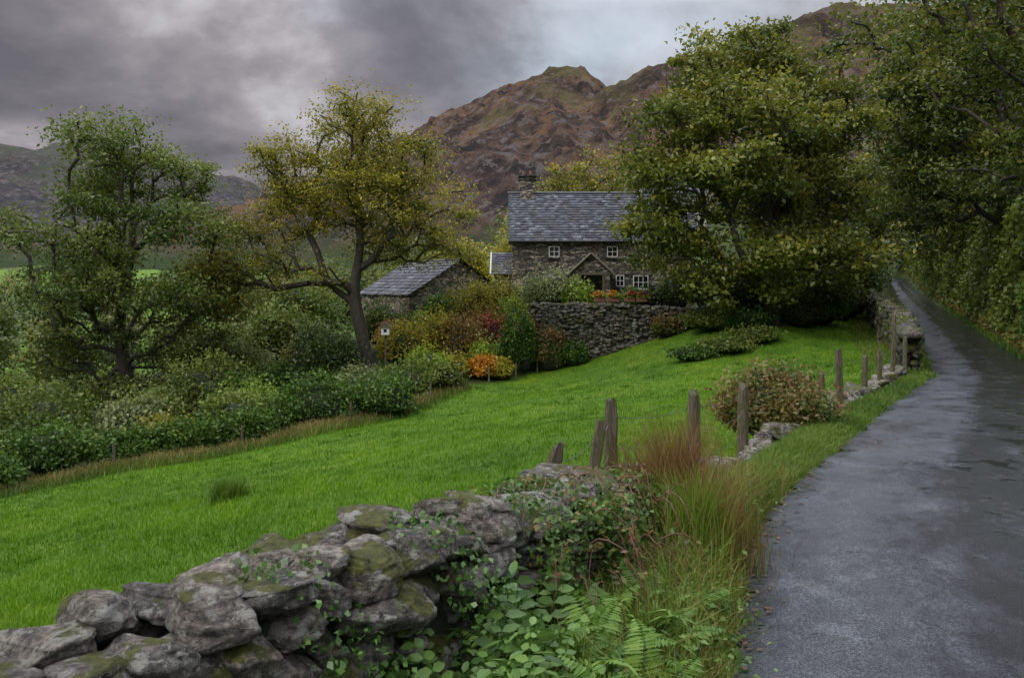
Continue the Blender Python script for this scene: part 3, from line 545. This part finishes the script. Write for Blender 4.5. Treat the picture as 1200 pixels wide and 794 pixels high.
def window(parent,x,y,z,w,h,mull=2,rows=2):
    box('window_glass',(x,y-.012,z),(w,.02,h),GLASS,parent)
    for sx_ in (-1,1): box('window_frame',(x+sx_*(w/2+.02),y-.03,z),(.05,.07,h+.09),WHITE,parent)
    for sz_ in (-1,1): box('window_frame',(x,y-.033,z+sz_*(h/2+.02)),(w-.012,.07,.05),WHITE,parent)
    for k in range(1,mull): box('glazing_bar',(x-w/2+w*k/mull,y-.028,z),(.035,.03,h-.012),WHITE,parent)
    for k in range(1,rows): box('glazing_bar',(x,y-.031,z-h/2+h*k/rows),(w-.02,.03,.03),WHITE,parent)
    box('stone_lintel',(x,y-.02,z+h/2+.15),(w+.5,.09,.16),STONE_FAR,parent); box('stone_sill',(x,y-.05,z-h/2-.11),(w+.35,.16,.09),STONE_FAR,parent)
house=empty('stone_cottage')
x0,x1,y0,y1,zb,ze,zr=0.,12.,52.,58.,-.6,4.9,8.0
gable_body('walls',x0,x1,y0,y1,zb,ze,zr,MAS,house)
slates('roof_front',(x0-.25,y0-.3,ze-.28),(x1+.25,y0-.3,ze-.28),(x0-.25,55,zr+.06),(x1+.25,55,zr+.06),19,46,house)
slates('roof_back',(x1+.25,y1+.3,ze-.28),(x0-.25,y1+.3,ze-.28),(x1+.25,55,zr+.06),(x0-.25,55,zr+.06),17,40,house)
tubes('ridge_tiles',[(x0-.3,55,zr+.08)],[(x1+.3,55,zr+.08)],[.11],[.11],SLATE,house,8)
tubes('gutter',[(x0-.2,y0-.36,ze-.3)],[(x1+.2,y0-.36,ze-.3)],[.06],[.06],m_plain('black_iron',(.015,.015,.015),.4),house,8)
box('chimney_stack',(1.05,55,8.35),(1.0,.95,1.7),MAS,house); box('chimney_band',(1.05,55,9.0),(1.2,1.1,.1),STONE_FAR,house); box('chimney_cap',(1.05,55,9.24),(1.25,1.15,.09),STONE_FAR,house)
for dx in (-.25,.25):
    tubes('chimney_pot',[(1.05+dx,55,9.28)],[(1.05+dx,55,9.62)],[.13],[.1],m_plain('clay_pot',(.16,.1,.07),.8),house,10)
window(house,2.75,y0,3.95,.6,.6); window(house,2.2,y0,1.95,.9,.75,3); window(house,6.55,y0,3.95,.6,.6); window(house,8.4,y0,1.95,.9,.8,3); window(house,10.6,y0,3.95,.6,.6); window(house,7.05,y0,2.05,.45,.65)
box('porch_side_wall',(3.95,51.2,1.3),(.3,1.6,2.6),MAS,house); box('porch_side_wall',(6.05,51.2,1.3),(.3,1.6,2.6),MAS,house)
me=bpy.data.meshes.new('porch_gable'); me.from_pydata([(3.8,50.45,2.55),(6.2,50.45,2.55),(5.0,50.45,3.65)],[],[(0,1,2)]); me.materials.append(MAS); link(bpy.data.objects.new('porch_gable',me),house)
slates('porch_roof_left',(3.5,50.3,2.4),(3.5,52,2.4),(5,50.3,3.78),(5,52,3.78),7,7,house); slates('porch_roof_right',(6.5,52,2.4),(6.5,50.3,2.4),(5,52,3.78),(5,50.3,3.78),7,7,house)
tubes('porch_bargeboard',[(3.5,50.3,2.4),(6.5,50.3,2.4)],[(5,50.3,3.78),(5,50.3,3.78)],[.09,.09],[.09,.09],m_wood('aged_oak',(.05,.04,.03),(.2,.17,.13)),house,4)
box('porch_beam',(5,50.42,2.5),(2.5,.12,.16),WOOD,house); box('front_door',(5,51.9,1.3),(1.0,.08,2.0),m_plain('green_door',(.03,.05,.035),.4),house)
for dx in (-.8,.8): box('porch_post',(5+dx,50.45,1.35),(.14,.14,2.2),WOOD,house)
gable_body('side_extension_walls',-1.2,-.02,53.4,56.6,-.8,2.6,3.9,MAS,house)
slates('side_extension_roof',(-1.4,53.2,2.45),(0,53.2,2.45),(-1.4,55,3.98),(0,55,3.98),9,6,house)
tubes('white_bargeboard',[(-1.42,53.2,2.5),(-1.42,56.8,2.5)],[(-1.42,55,4.0)]*2,[.07]*2,[.07]*2,WHITE,house,4)
barn=empty('stone_outbuilding'); ang=math.atan2(.85,-.52)
gable_body('walls',0,8,-3.4,3.4,-2.2,0,2.0,MAS,barn)
slates('roof_near',(-.25,3.6,-.12),(8.2,3.6,-.12),(-.25,0,2.08),(8.2,0,2.08),11,26,barn); slates('roof_far',(8.2,-3.6,-.12),(-.25,-3.6,-.12),(8.2,0,2.08),(-.25,0,2.08),11,26,barn)
tubes('ridge_tiles',[(-.25,0,2.1)],[(8.2,0,2.1)],[.1],[.1],SLATE,barn,8)
box('door',(-.03,1.2,-1.2),(.08,1.0,1.9),WOOD,barn)
barn.location=(-3.3,49.8,1.25); barn.rotation_euler[2]=ang
wc=empty('white_cottage'); zc=H(17,88)
gable_body('walls',14.5,21,86,92,zc-1,zc+3.4,zc+5.6,m_plain('limewash',(.42,.41,.38),.7),wc)
slates('roof',(14.3,85.7,zc+3.2),(21.2,85.7,zc+3.2),(14.3,89,zc+5.7),(21.2,89,zc+5.7),10,18,wc)
for xx in (15.5,17.7,20.): window(wc,xx,86,zc+2.3,.8,.8)
stone_wall('garden_retaining_wall',[(1.5,46.5,.75),(1.55,44.95,.75),(4.5,44.7,.75),(7.5,44.7,.6),(9.6,44.8,.5),(11.5,44.5,.5),(13.5,44.6,.6)],2,.55,.34,.16,STONE_FAR,.06)
for px_ in (4.9,5.7,6.6,7.3):
    e=empty('flower_planter'); box('trough',(px_,44.85,.98),(.6,.28,.26),m_plain('terracotta',(.2,.09,.05),.8),e,0,.02)
    bush('flowers',px_,44.85,.36,.25,.25,'orange' if px_<6 else 'red',260,.09,z=1.0,zoff=.05,parent=e,lobes=6,core=False)
    bush('greenery',px_,44.85,.36,.25,.22,'lime',300,.09,z=1.0,parent=e,lobes=6,core=False)
e=empty('bird_house'); hx,hy=-6.6,41.6; hz_=H(hx,hy)+.4
tubes('post',[(hx,hy,hz_-.8)],[(hx,hy,hz_+2.0)],[.05],[.045],WOOD,e,8); box('box',(hx,hy,hz_+2.25),(.4,.35,.45),WHITE,e)
me=bpy.data.meshes.new('roof'); me.from_pydata([(hx-.32,hy-.25,hz_+2.42),(hx+.32,hy-.25,hz_+2.42),(hx+.32,hy+.25,hz_+2.42),(hx-.32,hy+.25,hz_+2.42),(hx,hy-.25,hz_+2.72),(hx,hy+.25,hz_+2.72)],[],[(0,1,4),(2,3,5),(0,4,5,3),(1,2,5,4)]); me.materials.append(WOOD); link(bpy.data.objects.new('roof',me),e)
box('opening',(hx,hy-.18,hz_+2.25),(.16,.02,.16),GLASS,e)
# ------------------------------------------------------------------ fences
fence=empty('post_and_wire_fence')
def post(x,y,zb_,zt,r,lx=0,ly=0,parent=fence):
    v=[];f=[]; S_=14; L=14
    ph=random.uniform(0,6); sq=random.uniform(.08,.16)
    for k in range(L):
        t=k/(L-1)
        for s in range(S_):
            a=2*math.pi*s/S_; rr=r*(1-.06*t)*(1+sq*math.cos(4*a+ph)+.07*math.sin(5*a+t*2+ph)+.03*math.sin(9*t+3*a)+.03*math.sin(23*t+a*2))
            if k==L-1: rr*=.86
            v.append((x+lx*t+rr*math.cos(a),y+ly*t+rr*math.sin(a),zb_+(zt-zb_)*t+(.035*math.sin(a+ph)+.02*math.sin(4*a) if k==L-1 else 0)))
    for k in range(L-1):
        for s in range(S_): f.append((k*S_+s,k*S_+(s+1)%S_,(k+1)*S_+(s+1)%S_,(k+1)*S_+s))
    me=bpy.data.meshes.new('post'); me.from_pydata(v,[],f+[tuple(range((L-1)*S_,L*S_))]); me.materials.append(WOOD); return link(bpy.data.objects.new('post',me),parent)
posts=[(.05,6.0,-.5,.76,.06,.29,0),(.48,6.3,-.5,.88,.05,.23,.02),(.82,6.6,-.5,1.0,.058,0,0),(1.84,8.0,-.5,.88,.06,-.02,0),(3.07,10.6,-.6,.62,.07,.0,0),(5.2,13.4,-.9,.45,.055,0,0),(5.75,13.9,-.9,.8,.055,-.06,0),(7.75,17.5,-1.1,.36,.06,0,0),(9.0,19.5,-1.2,.33,.06,0,0),(10.15,21.3,-1.2,.35,.06,.05,0),(11.3,22.9,-1.2,.42,.06,0,0),(11.6,24.2,-1.2,.9,.06,0,0),(13.2,27.6,-1.2,.85,.06,.05,0)]
for p_ in posts: post(p_[0],p_[1],p_[2],p_[3],p_[4],p_[5],p_[6])
P0=[];P1=[];R0=[];R1=[]
for a,b in zip(posts[:-1],posts[1:]):
    for dz in (.12,.38,.65):
        A3=np.array([a[0]+a[5]*.8,a[1],a[3]-dz]);B3=np.array([b[0]+b[5]*.8,b[1],b[3]-dz])
        pts=[A3*(1-t)+B3*t-np.array([0,0,.06*math.sin(math.pi*t)]) for t in np.linspace(0,1,6)]
        polytube(pts,.003,P0,P1,R0,R1,1.)
tubes('wires',P0,P1,R0,R1,WIRE,fence,5)
gf=empty('garden_fence')
FP=[(-13,26),(-9.8,28.9),(-6.6,32.6),(-3.8,37.2),(-2.5,39.8),(-1.2,41.4),(.2,42.8),(1.4,44.2)]
for (x,y) in FP:
    z=H(x,y); post(x,y,z-.2,z+.9,.045,0,0,gf)
# ------------------------------------------------------------------ grasses
def scatter_grass(name,x,y,hmin,hmax,wf,pal,lean=.5,tb=.5,parent=None):
    z=height(x,y); d=np.hypot(x,y); h=rng.uniform(hmin,hmax,len(x)); w=wf*(1+d*.06)
    pt=np.sin(x*1.7+np.sin(y*1.1))*np.sin(y*1.3+1)*.14+np.sin(x*.6+y*.3)*np.sin(y*.5-x*.2)*.2+np.sin(x*5+2*np.sin(y*3))*np.sin(y*4.3)*.12
    return blades(name,np.stack([x,y,z-.01],1),h*(1+.8*pt),w*np.ones(len(x)),rng.uniform(.1,lean,len(x))*1.,tb+pt+rng.normal(0,.2,len(x)),PAL[pal],parent)
n_=330000; y=3+42*rng.uniform(0,1,n_)**1.5; x=rng.uniform(-.72,.55,n_)*y+rng.uniform(-1,1,n_)
k=inpoly(x,y); x,y=x[k],y[k]; scatter_grass('meadow_grass',x,y,.04,.12,.007,'grass',.9)
nc=900; cy_=3.5+38*rng.uniform(0,1,nc)**1.4; cx_=rng.uniform(-.72,.5,nc)*cy_; k=inpoly(cx_,cy_); cx_,cy_=cx_[k],cy_[k]; m_=26; cr_=rng.uniform(.06,.2,len(cx_))
x=np.repeat(cx_,m_)+rng.normal(0,1,len(cx_)*m_)*np.repeat(cr_,m_); y=np.repeat(cy_,m_)+rng.normal(0,1,len(cx_)*m_)*np.repeat(cr_,m_)
k=inpoly(x,y); scatter_grass('meadow_tufts',x[k],y[k],.08,.2,.007,'grass',.9,.2)
P=catmull(np.array([(-17,21.8),(-13,25.6),(-9,29),(-6.2,32.8),(-2.8,40)]),40); i=rng.integers(0,len(P),16000)
scatter_grass('rough_grass',P[i,0]+rng.normal(0,.4,16000)-.05,P[i,1]+rng.normal(0,.4,16000)+.15,.12,.55,.008,'straw',.8,.45)
i=rng.integers(0,len(P),12000); scatter_grass('rough_green_grass',P[i,0]+rng.normal(0,.5,12000)+.1,P[i,1]+rng.normal(0,.5,12000)-.1,.1,.4,.008,'verge',.8,.5)
def clump(name,cx,cy,rad,n,h0,h1,pal,w,lean,ptint=.5):
    a=rng.uniform(0,6.28,n); r=np.abs(rng.normal(0,.55,n))*rad; scatter_grass(name,cx+r*np.cos(a),cy+r*np.sin(a),h0,h1,w,pal,lean,ptint)
clump('rush_clump',-5.2,14.6,.35,1500,.12,.5,'verge',.006,.9,.25)
for (cx,cy) in ((2.1,12),(-1.6,6.6),(-2.2,5.6),(.3,8.5)):
    clump('grass_tussock',cx,cy,.3,500,.08,.24,'verge',.006,.9,.6)
def between(n,ya,yb,pw=1.5):
    y=ya+(yb-ya)*rng.uniform(0,1,n)**pw; nwp=catmull(np.array(NW)[:,:2],20)
    xa=np.interp(y,nwp[:,1],nwp[:,0])+.28; xb=np.interp(y,RLd[:,1],RLd[:,0])+.03; t=rng.uniform(0,1,n); return xa+(xb-xa)*t,y,t
x,y,t=between(75000,1.6,13); scatter_grass('verge_grass',x,y,.05,.17,.005,'verge',1.1)
x,y,t=between(11000,1.6,7.5); k=(t<.85); scatter_grass('verge_long_grass',x[k],y[k],.15,.38,.005,'verge',1.1,.45)
x,y,t=between(5000,3,8); scatter_grass('verge_dead_grass',x,y,.12,.38,.004,'straw',1.0)
x,y,t=between(16000,12,26); scatter_grass('verge_grass',x,y,.05,.17,.006,'verge',1.)
TWp=catmull(np.array(TW)[:,:2],20)
n_=20000; y=rng.uniform(23,60,n_); x=np.interp(y,TWp[:,1],TWp[:,0])+.3+rng.uniform(0,1,n_)*(np.interp(y,RLd[:,1],RLd[:,0])-np.interp(y,TWp[:,1],TWp[:,0])-.3); scatter_grass('verge_grass',x,y,.08,.25,.008,'verge',1.)
x=np.interp(y,TWp[:,1],TWp[:,0])-.3-rng.uniform(0,1,n_)**2*1.2; scatter_grass('wall_foot_grass',x,y,.1,.35,.009,'verge',.9,.6)
i=rng.integers(200,400,26000); o=RW[i]+rng.uniform(-.06,.6,26000); scatter_grass('verge_grass',RLd[i,0]+NR[i,0]*o,RLd[i,1]+NR[i,1]*o+rng.uniform(-.3,.3,26000),.08,.4,.007,'verge',1.,.3)
clump('rusty_grass_clump',1.25,6.05,.32,1000,.5,1.15,'rust',.0045,.45,.4); clump('tall_grass_clump',1.3,5.6,.35,1300,.3,.65,'verge',.005,.6); clump('tall_grass_clump',1.55,6.3,.35,1000,.25,.55,'verge',.005,.6); clump('rusty_grass_clump',1.0,6.4,.35,600,.4,.98,'rust',.004,.45); clump('rusty_grass_clump',1.5,5.6,.28,400,.3,.8,'rust',.004,.5)
# ivy and brambles on the wall
wp,ws=wallpath(NW)
def onwall(n,sa,sb,bw=.36):
    s=rng.uniform(sa,sb,n); x=np.interp(s,ws,wp[:,0]);y=np.interp(s,ws,wp[:,1]);z=np.interp(s,ws,wp[:,2]); tx=np.interp(s+.1,ws,wp[:,0])-x; ty=np.interp(s+.1,ws,wp[:,1])-y; l=np.hypot(tx,ty); nx_,ny_=ty/l,-tx/l
    u=rng.uniform(0,1,n); top=u<.2; g=height(x,y); vz=rng.uniform(0,1,n)
    o=np.where(top,rng.uniform(-.2,.34,n),bw+rng.uniform(-.04,.2,n)); zz=np.where(top,z+.02+rng.uniform(-.02,.08,n),g+vz*(z-g+.05)); return np.stack([x+nx_*o,y+ny_*o,zz],1),s
P,s=onwall(32000,6.0,9.9); cl=np.sin(P[:,0]*5+P[:,2]*6)*np.sin(P[:,1]*4+2)+rng.normal(0,.35,len(P)); k=cl>-.2
e=empty('ivy_plant'); k1=k&(rng.uniform(size=len(P))<.55); k2=k&~k1
leafcloud('ivy_leaves',P[k1],.034,.5+.25*cl[k1]+rng.normal(0,.15,k1.sum()),PAL['ivy'],e,up=.5,asp=1.1)
leafcloud('mixed_leaves',P[k2],.034,.35+.2*cl[k2]+rng.normal(0,.22,k2.sum()),PAL['bramble'],e,up=.5,asp=1.3)
P,s=onwall(6000,4.4,6.3); cl=np.sin(P[:,0]*6+P[:,2]*5)*np.sin(P[:,1]*5+1); k=cl>.45; leafcloud('ivy_leaves_2',P[k],.03,.5+rng.normal(0,.2,k.sum()),PAL['ivy'],e,up=.5,asp=1.1)
P0=[];P1=[];R0=[];R1=[]; LP=[]
for i in range(130):
    q,s=onwall(1,6.0,9.4,.5); q=q[0]+np.array([0,0,.03]); a=rng.uniform(-2.4,.0); L=rng.uniform(.3,.85); dv=np.array([math.cos(a),math.sin(a),0])
    pts=[q+dv*L*t*.6+np.array([0,0,.16*L*math.sin(math.pi*t*.9)-.85*L*t*t])+rng.normal(0,.008,3) for t in np.linspace(0,1,9)]
    polytube(pts,.005,P0,P1,R0,R1,.4)
    if i%2: 
        for p_ in pts[1:]: LP+= [p_+rng.normal(0,.025,3) for _ in range(2)]
e=empty('bramble_plant'); tubes('stems',P0,P1,R0,R1,m_plain('bramble_stem',(.15,.06,.04),.5),e,5); leafcloud('bramble_leaves',np.array(LP),.032,rng.uniform(0,1,len(LP)),PAL['bramble'],e,up=.6)
def fronds(name,plants,pal,nf,L0,L1,pairs,wid,leafw,curve=.5,broad=False):
    V=[];F=[];Tt=[];P0=[];P1=[];R0=[];R1=[]
    for (cx,cy,sc) in plants:
        z0=H(cx,cy)
        for f in range(nf):
            az_=rng.uniform(0,6.28); L=rng.uniform(L0,L1)*sc; el=rng.uniform(.8,1.35); d=np.array([math.cos(az_),math.sin(az_),0]); side=np.array([-d[1],d[0],0]); tn_=rng.uniform(.15,.85)
            pts=[]; p=np.array([cx,cy,z0])+d*.03; ang_=el; st_=L/pairs; tw=rng.normal(0,.05)
            for k in range(pairs+1):
                pts.append(p.copy()); d=unit(d+side*tw); side=np.array([-d[1],d[0],0]); p=p+st_*(d*math.cos(ang_)+np.array([0,0,math.sin(ang_)])); ang_-=curve*2.2/pairs*(0.5+k/pairs)
            polytube(pts,.0028,P0,P1,R0,R1,.3)
            for k in range(2,pairs+1):
                t=k/pairs; wl=wid*L*(max(.12,math.sin(math.pi*min(1,(t*.85+.15))))**.8)*rng.uniform(.85,1.12); kk=min(k,pairs-1); tg=unit(pts[kk+1]-pts[kk-1]); up_=np.cross(side,tg); lw=leafw*L
                if broad and k<4: continue
                for s_ in ((-1,1) if k<pairs else (0,)):
                    fw=.35 if not broad else .6
                    dr=unit(side*s_+tg*(fw if s_ else 1.)-np.array([0,0,rng.uniform(.05,.45) if broad else .15])+rng.normal(0,.09 if broad else .06,3)); b=pts[k]; q=len(V)
                    if s_==0: wl=wid*L*.8
                    pr=unit(np.cross(dr,up_+rng.normal(0,.25,3))); sag=np.array([0,0,-.12*wl])
                    A1=b+dr*wl*.3; A2=b+dr*wl*.68+sag*.5
                    V+=[b,A1+pr*lw*.5,A2+pr*lw*.42,b+dr*wl+sag*1.4,A2-pr*lw*.42,A1-pr*lw*.5]
                    tv=tn_+rng.normal(0,.12); F+=[(q,q+1,q+2,q+3),(q,q+3,q+4,q+5)]; Tt+=[tv,tv+.06]
    e=empty(name); mesh_np('fronds',V,F,PAL[pal],e,np.clip(Tt,0,1)); tubes('stems',P0,P1,R0,R1,PAL['fern'],e,4); return e
fronds('fern_plant',[(.42,3.85,1.1),(.25,4.1,1),(.62,4.2,.9),(.9,4.6,.75),(.15,3.65,.95),(.5,3.5,.9),(.3,3.35,.9)],'fern',13,.4,.62,28,.24,.034,.55)
fronds('elder_seedling_plant',[(-.42,3.3,1.3),(-.15,3.5,1.4),(-.6,3.1,1.25),(.0,3.4,1.15),(-.25,3.75,1.5),(-.75,2.95,1.15),(.05,3.9,1.35),(-.3,3.15,1.15),(-.5,3.45,1.35),(.1,3.2,1.0)],'herb',12,.34,.6,11,.17,.06,.4,True)
P=[]
for i in range(60):
    x,y,t=between(1,2.6,7); c=np.array([x[0],y[0],H(x[0],y[0])]); P.append(c+np.stack([rng.normal(0,.09,60),rng.normal(0,.09,60),rng.uniform(.02,.24,60)],1))
P=np.vstack(P); leafcloud('verge_weeds',P,.032,rng.uniform(0,1,len(P)),PAL['herb'],None,up=1.,asp=1.4)
i=rng.integers(90,235,300); o=np.abs(rng.normal(0,.1,300)); mk_=rng.uniform(size=300)<.3; i=np.where(mk_,rng.integers(216,232,300),i); o=np.where(mk_,np.abs(rng.normal(.2,.25,300)),o); u=np.clip(o/RW[i],0,1)
P=np.stack([RLd[i,0]+NR[i,0]*o,RLd[i,1]+NR[i,1]*o,RLd[i,2]+.05*(1-(2*u-1)**2)+.012],1)+np.stack([rng.normal(0,.03,300),rng.normal(0,.1,300),np.zeros(300)],1)
leafcloud('fallen_leaves',P,.03,rng.uniform(0,1,300),PAL['litter'],None,up=12.)
# ------------------------------------------------------------------ world / light / camera
w=bpy.data.worlds.new('World'); scene.world=w; w.use_nodes=True; nt=w.node_tree; nt.nodes.clear()
out=nt.nodes.new('ShaderNodeOutputWorld'); bg=nt.nodes.new('ShaderNodeBackground'); bg2=nt.nodes.new('ShaderNodeBackground')
sky=nt.nodes.new('ShaderNodeTexSky'); sky.sky_type='NISHITA'; sky.sun_disc=False; SE,SR=math.radians(42),math.radians(-125); sky.sun_elevation=SE; sky.sun_rotation=SR
nt.links.new(sky.outputs[0],bg2.inputs[0]); bg2.inputs[1].default_value=.07
tc=coord(nt,'Generated'); sp=nt.nodes.new('ShaderNodeSeparateXYZ'); nt.links.new(tc,sp.inputs[0])
zc_=math_(nt,'MAXIMUM',sp.outputs[2],0.); den=math_(nt,'ADD',zc_,.34)
cb=nt.nodes.new('ShaderNodeCombineXYZ'); nt.links.new(math_(nt,'DIVIDE',sp.outputs[0],den),cb.inputs[0]); nt.links.new(math_(nt,'DIVIDE',sp.outputs[1],den),cb.inputs[1]); cb.inputs[2].default_value=5.3
n1=noisen(nt,cb.outputs[0],1.7,10,.56); n1.node.inputs['Distortion'].default_value=.18
n2=noisen(nt,cb.outputs[0],.8,3,.5)
cr=ramp(nt,n1,[(.35,(.105,.108,.122)),(.44,(.16,.164,.183)),(.52,(.245,.253,.275)),(.6,(.40,.435,.47)),(.7,(.54,.58,.62))])
wm=ramp(nt,n2,[(.42,(.94,.98,1.04)),(.58,(1.14,1.0,.98))]); c=mix(nt,1.,cr.outputs[0],wm.outputs[0],'MULTIPLY')
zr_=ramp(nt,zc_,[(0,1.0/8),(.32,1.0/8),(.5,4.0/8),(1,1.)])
zenith_boost=math_(nt,'MULTIPLY',zr_.outputs[0],8.)  # upper sky out of view brightened, added to lift the scene lighting
vm=nt.nodes.new('ShaderNodeVectorMath'); vm.operation='SCALE'; nt.links.new(c,vm.inputs[0]); nt.links.new(zenith_boost,vm.inputs['Scale'])
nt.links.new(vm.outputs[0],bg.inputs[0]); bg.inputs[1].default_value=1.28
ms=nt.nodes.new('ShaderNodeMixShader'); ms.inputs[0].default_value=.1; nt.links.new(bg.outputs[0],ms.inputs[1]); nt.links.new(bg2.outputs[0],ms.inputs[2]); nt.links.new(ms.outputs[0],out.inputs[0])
sl=bpy.data.lights.new('sun','SUN'); sl.energy=1.5; sl.angle=math.radians(12); sl.color=(1,.95,.88); so=bpy.data.objects.new('sun',sl); link(so)
sd=Vector((math.sin(SR)*math.cos(SE),math.cos(SR)*math.cos(SE),math.sin(SE))); so.rotation_euler=sd.to_track_quat('Z','Y').to_euler(); so.location=(-20,-20,40)
cam=bpy.data.cameras.new('camera'); cam.lens=28; cam.sensor_width=36; cam.shift_y=-.056; cam.clip_end=12000; cam.clip_start=.05
co_=bpy.data.objects.new('camera',cam); co_.location=(0,0,2); co_.rotation_euler=(math.radians(90),0,0); link(co_); scene.camera=co_
scene.view_settings.view_transform='Standard'; scene.view_settings.look='None'; scene.view_settings.exposure=0
